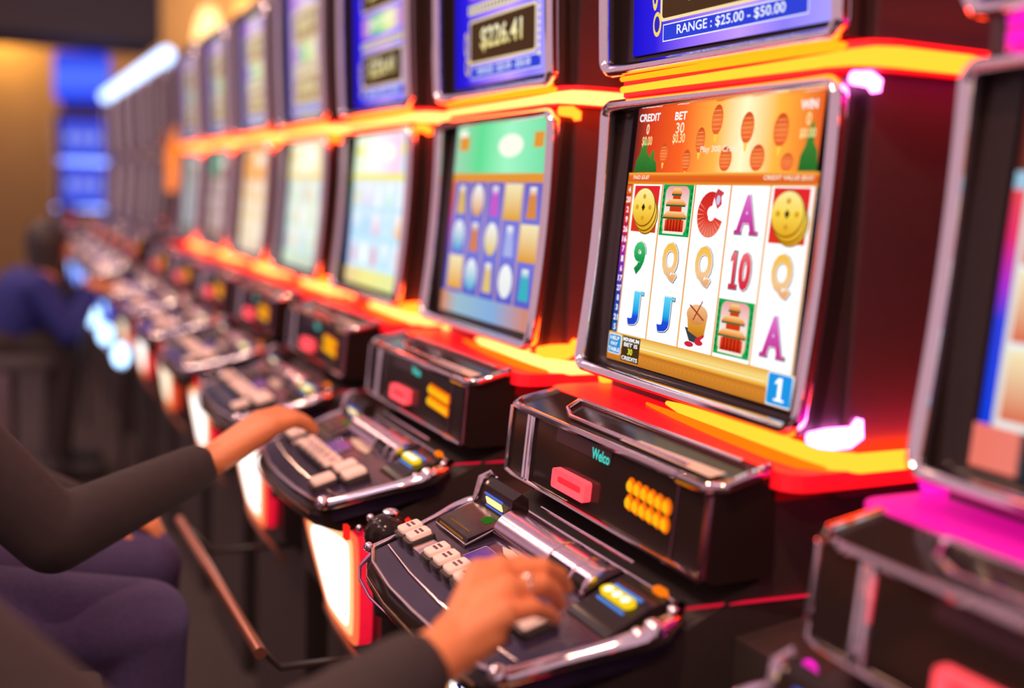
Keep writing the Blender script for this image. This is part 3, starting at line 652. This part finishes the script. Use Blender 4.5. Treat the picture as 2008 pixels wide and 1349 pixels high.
    face, rim, lip, halo = {'amber': (glow('belly_white', (1, .93, .88), 2.2), glow('belly_amber_rim', (1, .17, .06), 1.05), pbr('belly_red_edge', (.8, .02, .05), .4, emit=(1, .006, .04), estr=.60), glow('belly_amber_halo', (1, .45, .20), 1.5)),
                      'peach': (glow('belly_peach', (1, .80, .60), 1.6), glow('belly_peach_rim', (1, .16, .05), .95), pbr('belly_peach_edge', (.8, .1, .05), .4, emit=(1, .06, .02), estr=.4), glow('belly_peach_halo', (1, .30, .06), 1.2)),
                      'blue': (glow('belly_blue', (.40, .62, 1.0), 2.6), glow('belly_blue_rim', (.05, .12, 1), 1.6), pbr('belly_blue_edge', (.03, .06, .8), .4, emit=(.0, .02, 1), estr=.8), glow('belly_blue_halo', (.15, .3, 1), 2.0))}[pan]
    raw = [(-.100, .722), (-.070, .738), (.190, .772), (.212, .755), (.220, .602), (.200, .588), (.070, .592), (.040, .606), (-.095, .698)]
    def smoothpoly(p, it=2):
        for _ in range(it):
            q = []
            for i in range(len(p)):
                a, c = p[i], p[(i + 1) % len(p)]; q += [(a[0] * .75 + c[0] * .25, a[1] * .75 + c[1] * .25), (a[0] * .25 + c[0] * .75, a[1] * .25 + c[1] * .75)]
            p = q
        return p
    outl = smoothpoly(raw); cx, cz = .085, .675
    ins = [(cx + (a - cx) * .70, cz + (c - cz) * .76) for a, c in outl]
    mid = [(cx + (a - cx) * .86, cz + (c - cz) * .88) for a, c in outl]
    bp_ = part('belly_panel', 'belly', t, lambda b: b.prism(outl, lambda a, c: (a + .004, -.246, c), lambda a, c: (a, -.266, c)), lip, False)
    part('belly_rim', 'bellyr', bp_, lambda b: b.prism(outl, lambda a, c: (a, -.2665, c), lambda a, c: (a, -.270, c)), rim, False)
    part('belly_halo', 'bellyh', bp_, lambda b: b.prism(mid, lambda a, c: (a, -.2702, c), lambda a, c: (a, -.2712, c)), halo, False)  # rim and halo imitate the backlight fading towards the panel's edge
    part('belly_glass', 'bellyg', bp_, lambda b: b.prism(ins, lambda a, c: (a, -.2714, c), lambda a, c: (a, -.2722, c)), face, False)
    parts('belly_mark', 'bellym', bp_, [lambda b, x=x, z=z: b.prism([(x - .007, z), (x + .004, z + .009), (x + .007, z - .004)], lambda a, c: (a, -.2725, c), lambda a, c: (a, -.2731, c)) for x, z in ((-.01, .712), (.165, .628))], px('2030a8', .8), False)
    part('kick_trim', 'kick', t, lambda b: b.tube([(-.06, -.236, .588), (.02, -.262, .586), (.10, -.268, .580), (.16, -.262, .568), (.20, -.245, .545), (.215, -.225, .515)], .0065, 8), pbr('copper_trim', (.42, .20, .12), .35, .8))
    if o['knob']:
        kn = part('speaker_dome', 'knob', t, lambda b: (b.ball((-.295, -.268, .815), (.030, .034, .030), 16, 10), b.tube([(-.295, -.255, .70), (-.295, -.262, .80)], .03, 14)), GLOSS)
        parts('chrome_cap', 'cap', kn, [lambda b: b.ball((-.298, -.262, .845), (.014, .012, .006), 12, 7), lambda b: b.ball((-.305, -.290, .838), .006, 10, 6), lambda b: b.ball((-.31, -.305, .823), .005, 10, 6)], CHROME)
        parts('red_lamp', 'rlamp', kn, [lambda b: b.box(-.345, -.330, -.318, -.312, .800, .820), lambda b: b.tube([(-.280, -.245, .840), (-.272, -.238, .828), (-.268, -.236, .815)], [.004, .006, .002], 6)], glow('red_lamp', (1, .02, .012), 1.1))
    return t

# ------------------------------------------------------------------ the machines
def gen(**k): return lambda s, M: screen_generic(s, M, **k)
def upp(key, text, s=1.0, warm=0): return lambda par, M: screen_upper(par, M, key, text, s * 1.12, warm)
RAIN = [(0, '2058d0'), (.35, '4030c0'), (.6, 'a030c0'), (.8, 'd83060'), (1, 'e86030')]
slot_machine(0, 'slot machine in focus, screen of red lanterns over coins, letters and pagodas', ('screen with lanterns and white reels', screen_lanterns),
             ('blue jackpot sign screen', upp('a', ('$36.20', '$418.75'))), dict(side=MAGREFL))
part('indicator_lamp', 'ind', bpy.data.objects['slot_machine'], lambda b: b.ball((.36, -.066, .858), (.011, .006, .009), 12, 8), MAGSOFT)
slot_machine(-1, 'slot machine with green banner and violet-blue reels, left of the lantern machine',
             ('screen with violet reels', gen(key='m2', top=[(0, 'a0d0b0'), (.3, '60d890'), (.6, 'a0f0c0'), (1, '70d8a0')], side=RAIN, bg=[(0, '6060cc'), (.5, '8080e0'), (1, '7068c8')], grid='e0b080',
              cells=['e8c060', 'e8a040', 'd060d0', '#e8a830', 'e09048', '40a8d8', 'e08848', 'e8c860', 'b0b8f0', '#e8a030', '#f0a830', '40b0d8', 'e8c880', 'f0f4f0', '40b8c8'], bar='e89838', bottom=[(0, 'e08858'), (.2, 'a0c0d0'), (.6, '88b0e0'), (1, 'e08040')])),
             ('blue jackpot sign screen', upp('b', ('$226.41', '$418.75'))))
slot_machine(-2, 'slot machine with pale cyan and white reels and a yellow title bar',
             ('pale cyan reel screen', gen(key='m3', top=[(0, 'd8f0c8'), (.4, 'fff0f0'), (.8, 'f8c8e0'), (1, '80e8e8')], side=[(0, '2868c8'), (.5, '3050c0'), (1, '60c060')], bg=[(0, 'c8e8f8'), (.5, 'b8e0f8'), (1, 'e0e8ff')], grid='e0f0ff',
              cells=['f8e8b0', 'e8d0f0', 'ffffff', 'c8f0d8', 'f0f8ff', 'a8d8f8', 'c0d8f8', 'f0b8d0', 'd8f0ff', 'f8c080', 'f0b8c8', 'ffffff', 'f0a8b8', 'b8e0f8', 'f0e8f0'], bar='f0e878', bottom=[(0, 'e8c890'), (.4, 'f0e890'), (1, 'e0e8a0')], s=1.12)),
             ('blue jackpot sign screen', upp('c', ('$226.41', '$803.19'))))
slot_machine(-3, 'slot machine with cream and mint screen, third back from the lantern machine',
             ('cream and mint reel screen', gen(key='m4', top=[(0, 'f0e0b0'), (.5, 'fff8e0'), (1, 'f0d890')], side=[(0, '60a8d8'), (1, '5060c0')], bg=[(0, 'd0e8e8'), (.5, 'e8f0e0'), (1, 'd8e8d8')], grid='f0f0d8',
              cells=['e8e8c0', 'd8f0e0', 'f0c8c0', 'f8e0a8', 'd0e0f0', 'c8e0b0', 'f0d8b8', 'ffffff'], bar='f8d890', bottom=[(0, 'd8e8d0'), (1, 'c8d0c0')], s=1.1)),
             ('pale jackpot sign screen', upp('d', ('$92.06', '$803.19'), .95, 1)))
slot_machine(-4, 'slot machine with peach orange screen, between cream and rose screens',
             ('peach reel screen', gen(key='m5', top=[(0, 'f0a060'), (.5, 'f8b878'), (1, 'f0a058')], side=[(0, 'f0d090'), (1, 'e08848')], bg=[(0, 'f8e8d0'), (.5, 'f8d8a8'), (1, 'f8c088')], grid='f8d8b0',
              cells=['f8c890', 'f0e0c0', 'f8d0a0', 'fff0d8', 'f0b078'], bar='f0a860', bottom=[(0, 'f0d8c0'), (1, 'e8c8b0')], s=1.1)),
             ('pale jackpot sign screen', upp('d', ('$92.06', '$803.19'), .95, 1)), dict(panel='peach'))
slot_machine(-5, 'slot machine with dusky rose screen and green corner, second from the bank end',
             ('dusky rose reel screen', gen(key='m6', top=[(0, '40b890'), (.3, '70b8a0'), (.6, 'c89890'), (1, 'b88880')], side=[(0, 'a06048'), (1, '806058')], bg=[(0, 'c89890'), (.5, 'd0a8a8'), (1, 'b89090')], grid='c8a8a0',
              cells=['d8b0a8', 'c89898', 'e0c0b0', 'c8a0a8'], bar='b88070', bottom=[(0, 'b09088'), (1, 'a07868')], s=.85)),
             ('pale jackpot sign screen', upp('e', ('$92.06', '$803.19'), .8, 1)))
slot_machine(-6, 'slot machine with grey-blue screen at the far end of the lit bank',
             ('grey blue reel screen', gen(key='m7', top=[(0, 'a8a8b0'), (.5, 'c0b8b0'), (1, 'c8c0b8')], side=[(0, '4878b8'), (1, '7088a8')], bg=[(0, 'a8b0b8'), (.5, 'b8b8c0'), (1, 'b8b0a8')], grid='c0c0c0',
              cells=['b8c0c8', 'a8b0c0', 'd0c8c0'], bar='b0a898', bottom=[(0, 'a8a090'), (1, '989088')], s=.8)),
             ('pale jackpot sign screen', upp('e', ('$92.06', '$803.19'), .8, 1)), dict(panel='peach'))
slot_machine(1, 'slot machine cut by the right edge, magenta bands and rainbow number column',
             ('white reel screen with rainbow numbers', gen(key='m0', top=[(0, '50201c'), (.2, 'e87858'), (.5, 'f0c060'), (1, 'e8a050')], side=[(0, '1040e0'), (.45, '3040e0'), (.6, 'b030d0'), (.8, 'e83070'), (1, 'f04850')], bg=[(0, 'f0f4f0'), (.9, 'f0f8ff'), (1, 'a0c8e0')], grid='e0d8d0',
              cells=['#e06848', 'e88850', '50a0d8', 'd060b0', '#e8a830'], bar='a0c8e0', bottom=[(0, 'f07868'), (.12, 'f08070'), (.13, '203038'), (.2, '283840'), (.24, 'a8c8c8'), (1, 'a8c8c8')])),
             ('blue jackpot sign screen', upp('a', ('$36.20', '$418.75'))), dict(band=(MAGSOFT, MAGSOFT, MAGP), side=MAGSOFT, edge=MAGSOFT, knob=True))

# second bank further down the aisle: dark screens, one long blue light bar on top
def screen_dark(par, M):
    S = lambda name, layer, mat, k, fn: selem(par, M, name, layer, mat, 'DK' + k, fn)
    S('sign_picture', 1, grad([(0, '402830'), (.5, '705048'), (1, '503840')], 'X', .6), 'a', R_(-.18, .2, .03, .36))
    for k in range(4): S('reel_symbol', 2, px('806860', .6), 'b%d' % k, R_(-.15 + .09 * k, -.10 + .09 * k, .08, .30))
def screen_blue(par, M):
    S = lambda name, layer, mat, k, fn: selem(par, M, name, layer, mat, 'BL' + k, fn)
    S('sign_picture', 1, grad([(0, '3048e8'), (.5, '6070f0'), (1, '2030d8')], 'Z', 1.0), 'a', R_(-.18, .2, .03, .36))
    for k in range(3): S('reel_symbol', 2, px('a0a8f8', 1.), 'b%d' % k, EL_(-.10 + .11 * k, .2, .03, .05))
COOL = (pbr('unlit_tube', (.3, .25, .3), .3), pbr('unlit_tube2', (.3, .25, .3), .3), pbr('dark_band', (.09, .06, .08), .3))
WORDS = ['nearest the gap', 'second past the gap', 'third past the gap', 'fourth past the gap', 'farthest from the gap']
for k in range(5):
    fm = slot_machine((-4.95 - .64 * k, .02, 0), 'dim blue-lit slot machine under the long light bar, ' + WORDS[k], ('dark reel screen', screen_dark), ('dark sign screen', screen_dark),
                 dict(band=COOL, edge=COOL[0], side=pbr('unlit_tube', (.3, .25, .3)), panel='blue', group='slot machines under the blue light bar', knob=False))
far1 = [o_ for o_ in bpy.data.objects if o_.get('label', '').endswith('nearest the gap')][0]
b = MB(); b.box(-8.1, -4.70, .10, .45, 1.903, 1.935); lb = link('light_bar', b.mesh('light_bar', DARK, False))
tag(lb, 'long bluish white light bar along the top of the far bank', 'light')
part('glow_tube', 'lbt', lb, lambda b: b.tube([(-8.05, .060, 1.935), (-4.75, .060, 1.935)], .040, 10), glow('ice_blue_tube', (.50, .66, 1.0), 3.2))
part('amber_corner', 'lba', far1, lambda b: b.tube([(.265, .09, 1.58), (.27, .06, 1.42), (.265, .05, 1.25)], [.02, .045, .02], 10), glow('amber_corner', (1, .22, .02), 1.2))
# blue machine with a topper beyond
bm = slot_machine((-9.6, -.02, 0), 'blue glowing slot machine with lit topper beside the ochre wall', ('blue reel screen', screen_blue), ('blue sign screen', screen_blue),
             dict(band=(BLUET, BLUET, BLUEP), edge=BLUET, side=BLUET, panel='blue', group='slot machines past the light bar', knob=False))
part('topper_sign', 'tops', bm, lambda b: b.prism(rrect(-.24, .24, 1.98, 2.42, .06), lambda a, c: (a, .02, c), lambda a, c: (a, .12, c)), grad([(0, '2038f0'), (.5, '5878ff'), (1, '1828d8')], 'Z', 1.1), False)
part('topper_post', 'topp', bm, lambda b: b.box(-.2, .2, .06, .40, 1.90, 1.985), DARK, False)

bm.rotation_euler = (0, 0, math.radians(62))
# ------------------------------------------------------------------ stools
VINYL = pbr('black_vinyl', (.045, .034, .032), .45, noise=.2, nscale=50, bump=.1)
def stool(label, loc, rz=0):
    t = thing('casino_stool', label, 'stool', loc, rz, 'stools along the bank')
    part('seat', 'st_seat', t, lambda b: b.rprism(rrect(-.21, .21, -.20, .20, .07, 5), .50, .575, lambda x, y, z: (x, y, z), .02), VINYL, True, 50)
    def bk(b):
        n = 8; v = []
        for i in range(n + 1):
            x = -.20 + .4 * i / n; y = -.215 + .05 * (x / .2) ** 2
            v += [(x, y, .64), (x, y - .02, .86), (x, y - .06, .86), (x, y - .05, .64)]
        b.add(v, [(i * 4 + k, (i + 1) * 4 + k, (i + 1) * 4 + (k + 1) % 4, i * 4 + (k + 1) % 4) for i in range(n) for k in range(4)] + [(0, 1, 2, 3), tuple(n * 4 + k for k in (3, 2, 1, 0))])
    part('backrest', 'st_back', t, bk, VINYL, True, 50)
    for s in (-1, 1): part('back_post', 'st_post%d' % s, t, lambda b: b.tube([(s * .10, -.17, .52), (s * .10, -.24, .56), (s * .10, -.25, .70)], .012, 8), CHROME2)
    part('column', 'st_col', t, lambda b: b.tube([(0, 0, .03), (0, 0, .51)], .035, 14), CHROME2)
    part('foot_plate', 'st_base', t, lambda b: b.tube([(0, 0, 0), (0, 0, .02), (0, 0, .035)], [.22, .22, .05], 24), CHROME2)
    return t
stool('black vinyl stool under the player nearest the camera', (.06, -.93, 0))
stool('black vinyl stool under the player in violet jeans', (-.76, -.93, 0))
stool('black vinyl stool under the far player in blue light', (-3.95, -.72, 0))

# metal rail along the machine fronts at knee height
rail = thing('knee_rail', 'copper coloured metal rail at knee height before the machines', 'rail', (-.80, -.42, 0))
part('bar', 'kr', rail, lambda b: b.tube([(-.36, -.005, .60), (.36, .005, .60)], .010, 12), pbr('copper_rail', (.55, .22, .14), .35, .8, noise=.1))
part('bracket', 'kr1', rail, lambda b: b.tube([(-.30, 0, .60), (-.30, .05, .545), (-.30, .24, .54)], .006, 8), DARK)
part('bracket', 'kr2', rail, lambda b: b.tube([(.30, 0, .60), (.30, .05, .545), (.30, .24, .54)], .006, 8), DARK)

# ------------------------------------------------------------------ people
def skinmat(name, col): return pbr(name, col, .45, noise=.10, nscale=35, bump=.08)
SKIN = skinmat('warm_skin', (.85, .275, .095))
BLACKC = pbr('black_cloth', (.040, .027, .025), .85, noise=.2, nscale=70, bump=.2)
JEANS = pbr('violet_denim', (.080, .052, .140), .8, noise=.3, nscale=120, bump=.2)
NAVY = pbr('blue_lit_cloth', (.022, .028, .20), .8, noise=.2, nscale=70, bump=.2)  # blue lamp light on dark clothes, put into the cloth colour
HAIR = pbr('dark_hair', (.035, .025, .022), .5, noise=.3, nscale=120)
def remesh(b, name, mat, vox, smooth=6, fac=.5):
    me = b.mesh(name, mat, False); o = bpy.data.objects.new(name, me); COL.objects.link(o)
    md = o.modifiers.new('r', 'REMESH'); md.mode = 'VOXEL'; md.voxel_size = vox; md.use_smooth_shade = True
    sm = o.modifiers.new('s', 'SMOOTH'); sm.iterations = smooth; sm.factor = fac
    dg = bpy.context.evaluated_depsgraph_get(); ev = o.evaluated_get(dg)
    out = bpy.data.meshes.new_from_object(ev); out.name = name
    bpy.data.objects.remove(o)
    out.materials.clear(); out.materials.append(mat); out.shade_smooth()
    return out
V3 = lambda p: Vector(p)
def chain(b, pts, rs):
    for i in range(len(pts) - 1): b.capsule(pts[i], pts[i + 1], rs[i], rs[i + 1])
def simple_hand(b, wrist, d, up, thumb, k=1.0):
    """relaxed hand: d = direction of the fingers, up = back of the hand, thumb = side of the thumb"""
    W = V3(wrist); d = V3(d).normalized(); up = V3(up).normalized(); s = V3(thumb).normalized()
    for i, (off, L) in enumerate(((.030, .9), (.010, 1.0), (-.010, .95), (-.029, .78))):
        M0 = W + d * .088 * k + s * off * k + up * .004
        b.capsule(W + s * off * .5 * k, M0, .017 * k, .0125 * k)
        P1 = M0 + (d * .92 - up * .25) * .040 * L * k + s * off * .1
        P2 = P1 + (d * .65 - up * .75) * .026 * L * k
        P3 = P2 + (d * .35 - up * .93) * .020 * L * k
        chain(b, (M0, P1, P2, P3), (.0115 * k, .0095 * k, .0085 * k, .0072 * k))
    T0 = W + d * .022 * k + s * .022 * k - up * .008
    T1 = T0 + (d * .62 + s * .75) * .036 * k; T2 = T1 + (d * .85 + s * .35 - up * .3) * .030 * k; T3 = T2 + (d * .95 - up * .3) * .022 * k
    chain(b, (T0, T1, T2, T3), (.016 * k, .013 * k, .0105 * k, .0085 * k))
def head(b, c, face):
    """skull, jaw, nose, brows, lips, ears and neck in one skin"""
    c = V3(c); f = V3(face).normalized(); r = f.cross(V3((0, 0, 1))).normalized(); u = r.cross(f)
    b.capsule(c + u * .030 - f * .018, c + u * .034 + f * .020, .080, .076)
    b.capsule(c - u * .01 + f * .02, c - u * .070 + f * .042, .066, .040)
    b.capsule(c + u * .012 + f * .092, c - u * .022 + f * .112, .008, .013)
    b.capsule(c - u * .055 + f * .084 - r * .014, c - u * .055 + f * .084 + r * .014, .008, .008)
    b.capsule(c + u * .022 + f * .086 - r * .040, c + u * .022 + f * .086 + r * .040, .009, .009)
    for s in (-1, 1):
        b.capsule(c + r * s * .030 + u * .004 + f * .080, c + r * s * .034 + u * .004 + f * .078, .012, .011)
        b.capsule(c + r * s * .080 + u * .012, c + r * s * .082 - u * .022, .013, .010)
    b.capsule(c - u * .05 - f * .01, c - u * .16 - f * .03, .056, .060)
def eyes(b, c, face, sides=(-1, 1)):
    c = V3(c); f = V3(face).normalized(); r = f.cross(V3((0, 0, 1))).normalized(); u = r.cross(f)
    for s in sides: b.ball(c + r * s * .031 + u * .003 + f * .0885, .0085, 10, 8)
def hair(b, c, face, L=.0):
    c = V3(c); f = V3(face).normalized(); u = V3((0, 0, 1))
    b.capsule(c + u * .045 - f * .030, c + u * .058 + f * .012, .084, .078)
    b.capsule(c + u * .03 - f * .035, c - u * (.045 + L) - f * .050, .084, .062)
def person(label, loc, P, top, legs, hands, face, vox=.006, long_hair=0, cuff=(.86, .86), ring=None, handfn=None):
    """P: world joints; hands: per side (direction, up, thumb)"""
    t = thing('person', label, 'person', loc)
    L = V3(loc); J = {k: V3(v) - L for k, v in P.items()}
    b = MB()
    chain(b, (J['hip'], J['chest'], J['neck']), (.10, .11, .055))
    head(b, J['head'], face)
    b.capsule(J['neck'], J['head'] - V3((0, 0, .04)), .052, .05)
    for s in 'rl':
        chain(b, (J['neck'] - V3((0, 0, .05)), J['sh' + s]), (.05, .046))
        chain(b, (J['sh' + s], J['el' + s], J['wr' + s]), (.044, .036, .0255))
        b.capsule(J['el' + s].lerp(J['wr' + s], .3), J['el' + s].lerp(J['wr' + s], .6), .038, .032)
        if handfn and s in handfn: handfn[s](b, L)
        else: simple_hand(b, J['wr' + s], *hands[s])
        hs = J['hip'] + V3(((.09 if s == 'r' else -.09), 0, -.02))
        chain(b, (hs, J['kn' + s], J['an' + s]), (.075, .050, .036))
        b.capsule(J['an' + s] + V3((0, 0, -.03)), J['an' + s] + V3((0, .14, -.062)), .032, .022)
    link('body', remesh(b, 'body', SKIN, vox, 3), t)
    c = MB()                                     # top: torso and sleeves to the cuff
    chain(c, (J['hip'] + V3((-.05, 0, 0)), J['chest'] + V3((-.06, 0, 0))), (.125, .125)); chain(c, (J['hip'] + V3((.05, 0, 0)), J['chest'] + V3((.06, 0, 0))), (.125, .125))
    chain(c, (J['chest'], J['neck'] - V3((0, 0, .045))), (.13, .075))
    for k, s in enumerate('rl'):
        e = J['el' + s].lerp(J['wr' + s], cuff[k])
        chain(c, (J['neck'] - V3((0, 0, .06)), J['sh' + s]), (.075, .070))
        chain(c, (J['sh' + s], J['el' + s]), (.068, .056)); chain(c, (J['el' + s], e), (.056, .038 if cuff[k] > .8 else .042))
    link('jacket', remesh(c, 'jacket', top, .006, 4), t)
    c = MB()
    for s in 'rl':
        hs = J['hip'] + V3(((.09 if s == 'r' else -.09), 0, -.02))
        chain(c, (J['hip'], hs), (.12, .11)); chain(c, (hs, J['kn' + s]), (.098, .070)); chain(c, (J['kn' + s], J['an' + s] + V3((0, 0, .03))), (.068, .052))
    link('trousers', remesh(c, 'trousers', legs, .008, 4), t)
    for s in 'rl':
        c = MB(); a = J['an' + s]; c.capsule(a + V3((0, -.035, -.040)), a + V3((0, .165, -.058)), .050, .038); c.capsule(a, a + V3((0, .02, -.03)), .05, .05)
        link('shoe', remesh(c, 'shoe', VINYL, .006, 4), t)
    c = MB(); hair(c, J['head'], face, long_hair); link('hair', remesh(c, 'hair', HAIR, .006, 4), t)
    for q in (-1, 1):
        c = MB(); eyes(c, J['head'], face, (q,)); link('eye', c.mesh('eye', pbr('eye_white', (.7, .68, .65), .2)), t)
    if ring: link('ring', ring(L), t)
    return t

# the near player's right hand, fingers bent over the keys
HA = dict(W=(0.2807, -0.4044, 0.9000), i0=(0.2295, -0.3589, 0.9430), m0=(0.2337, -0.3387, 0.9450), r0=(0.2679, -0.3470, 0.9400), p0=(0.2976, -0.3634, 0.9300), i1=(0.2259, -0.3136, 0.9470), m1=(0.2407, -0.2980, 0.9470), r1=(0.2618, -0.3094, 0.9390), p1=(0.2812, -0.3259, 0.9250), i2=(0.2036, -0.2763, 0.9300), m2=(0.2245, -0.2701, 0.9300), r2=(0.2417, -0.2830, 0.9200), p2=(0.2641, -0.3024, 0.9110), i3=(0.1947, -0.2572, 0.9140), m3=(0.2163, -0.2570, 0.9140), r3=(0.2360, -0.2744, 0.9060), p3=(0.2546, -0.2888, 0.9000))
def near_hand(b, L):
    G = {k: V3(v) - L for k, v in HA.items()}
    for f, r in (('i', 1.0), ('m', 1.02), ('r', .97), ('p', .86)):
        b.capsule(G['W'].lerp(G[f + '0'], .08), G[f + '0'], .0200, .0148 * r)
        chain(b, [G[f + str(k)] for k in range(4)], (.0118 * r, .0096 * r, .0086 * r, .0074 * r))
        b.ball(G[f + '0'] + V3((0, 0, .003)), .0135 * r, 12, 8); b.ball(G[f + '1'], .0104 * r, 12, 8); b.ball(G[f + '2'], .0092 * r, 12, 8)
    # palm webbing and heel
    b.capsule(G['W'].lerp(G['m0'], .45), G['W'].lerp(G['r0'], .9), .020, .017)
    b.capsule(G['W'].lerp(G['p0'], .25) - V3((0, 0, .008)), G['p0'].lerp(G['W'], .25) - V3((0, 0, .010)), .019, .015)
    b.capsule(G['W'].lerp(G['i0'], .35), G['i0'].lerp(G['m0'], .5), .019, .015)
    # thumb leaves the far side of the palm near its base
    T = [V3(p) - L for p in ((.2530, -.3950, .902), (.2160, -.3600, .898), (.1960, -.3220, .892), (.1870, -.2960, .884))]
    chain(b, T, (.018, .0145, .0125, .0100))
def ring_mesh(L):
    a = V3(HA['r0']) - L; c = V3(HA['r1']) - L; mid = a.lerp(c, .50); t = (c - a).normalized(); x = t.orthogonal().normalized(); y = t.cross(x)
    b = MB(); b.tube([mid + (x * math.cos(k * math.pi / 10) + y * math.sin(k * math.pi / 10)) * .0113 for k in range(20)], .0013, 6, True)
    n = V3((.5, -.35, .8)).normalized(); n = (n - t * n.dot(t)).normalized()
    b.ball(mid + n * .0132, .0034, 10, 7)
    return b.mesh('ring', pbr('silver', (.85, .8, .78), .15, 1.))
person('person in black jacket pressing keys, ringed hand nearest the camera', (.06, -.93, 0),
       dict(hip=(.06, -.95, .66), chest=(.06, -.96, .95), neck=(.06, -.955, 1.13), head=(.06, -.945, 1.29), shr=(.245, -.935, 1.055), shl=(-.125, -.935, 1.055),
            elr=(.345, -.660, .815), wrr=HA['W'], ell=(-.20, -1.02, .80), wrl=(-.06, -.83, .72), knr=(.17, -.50, .60), knl=(-.05, -.50, .60), anr=(.17, -.52, .10), anl=(-.05, -.52, .10)),
       BLACKC, BLACKC, dict(l=((.3, 1, -.2), (0, .1, 1), (1, -.2, 0))), (0, 1, -.15), vox=.0024, cuff=(.82, .86), ring=ring_mesh, handfn=dict(r=near_hand))
person('person in black jacket and violet jeans reaching over the second deck', (-.76, -.93, 0),
       dict(hip=(-.76, -.95, .66), chest=(-.76, -.96, .95), neck=(-.76, -.955, 1.13), head=(-.76, -.945, 1.29), shr=(-.575, -.935, 1.055), shl=(-.945, -.935, 1.055),
            elr=(-.535, -.695, .785), wrr=(-.615, -.450, .862), ell=(-1.00, -.80, .77), wrl=(-.945, -.62, .705), knr=(-.62, -.56, .60), knl=(-.90, -.53, .60), anr=(-.62, -.57, .10), anl=(-.90, -.55, .10)),
       BLACKC, JEANS, dict(l=((.25, 1, -.25), (0, .25, 1), (1, -.25, 0)), r=((-.22, .82, .42), (.1, -.42, .9), (-1, -.2, 0), 1.18)), (0, 1, -.15), vox=.005, long_hair=.10)
person('hunched person in blue-lit top at the far end of the lit bank', (-3.95, -.72, 0),
       dict(hip=(-3.95, -.74, .62), chest=(-3.95, -.64, .80), neck=(-3.95, -.585, .90), head=(-3.95, -.545, .985), shr=(-3.79, -.60, .84), shl=(-4.11, -.60, .84),
            elr=(-3.74, -.48, .66), wrr=(-3.82, -.38, .84), ell=(-4.15, -.48, .66), wrl=(-4.05, -.38, .84), knr=(-3.84, -.49, .58), knl=(-4.06, -.49, .58), anr=(-3.84, -.53, .10), anl=(-4.06, -.53, .10)),
       NAVY, BLACKC, dict(l=((0, 1, -.1), (0, .1, 1), (1, 0, 0)), r=((0, 1, -.1), (0, .1, 1), (-1, 0, 0))), (-1, .5, -.4), vox=.007, long_hair=.05)

# ------------------------------------------------------------------ things hanging far behind
pl = thing('pendant_lamp', 'bright warm pendant lamp hanging over the far machines', 'lamp', (-11.5, 1.45, 2.75))
part('shade', 'pls', pl, lambda b: b.tube([(0, 0, .10), (0, 0, .30), (0, 0, .45)], [.16, .12, .05], 16), glow('warm_shade', (1, .60, .24), 3.0))
part('bulb', 'plb', pl, lambda b: b.ball((0, 0, .06), (.07, .07, .11), 14, 9), glow('warm_bulb', (1, .85, .62), 9.0))
part('cord', 'plc', pl, lambda b: b.tube([(0, 0, .45), (0, 0, 1.2)], .012, 6), DARK)
pl = thing('pendant_lamp', 'smaller orange pendant lamp right of the bright one', 'lamp', (-11.5, 1.84, 2.92))
part('shade', 'pls2', pl, lambda b: b.tube([(0, 0, .10), (0, 0, .30), (0, 0, .45)], [.12, .10, .05], 16), glow('orange_shade', (1, .45, .12), 2.4))
part('bulb', 'plb2', pl, lambda b: b.ball((0, 0, .02), (.07, .07, .11), 14, 9), glow('rose_bulb', (1, .40, .28), 2.5))
part('cord', 'plc', pl, lambda b: None, DARK)
sg = thing('hanging_sign', 'violet glowing sign hanging under the dark soffit', 'sign', (-9.0, .36, 2.42))
part('sign_face', 'hs', sg, lambda b: b.prism(rrect(-.05, .05, 0, .30, .03), lambda a, c: (.02, a, c), lambda a, c: (-.02, a, c)), grad([(0, '5820a0'), (1, '9030e0')], 'Z', .9), False)
part('hanger', 'hs2', sg, lambda b: b.tube([(0, 0, .30), (0, 0, .95)], .01, 6), DARK)

lr = thing('light_rail', 'low rail of four blue-white lamps before the far machines', 'light rail', (-4.1, -.335, 0))
part('bar', 'lrb', lr, lambda b: b.tube([(-1.0, 0, .60), (1.0, 0, .60)], .012, 8), DARK)
for k in range(4): part('lamp', 'lrl', lr, lambda b: b.ball((0, 0, .645), (.05, .03, .045), 14, 9), glow('ice_lamp', (.42, .66, 1.0), 4.0)).location.x = -.95 + .62 * k
for k in range(2): part('post', 'lrp', lr, lambda b: b.tube([(0, 0, 0), (0, 0, .60)], .012, 8), DARK).location.x = -.9 + 1.8 * k
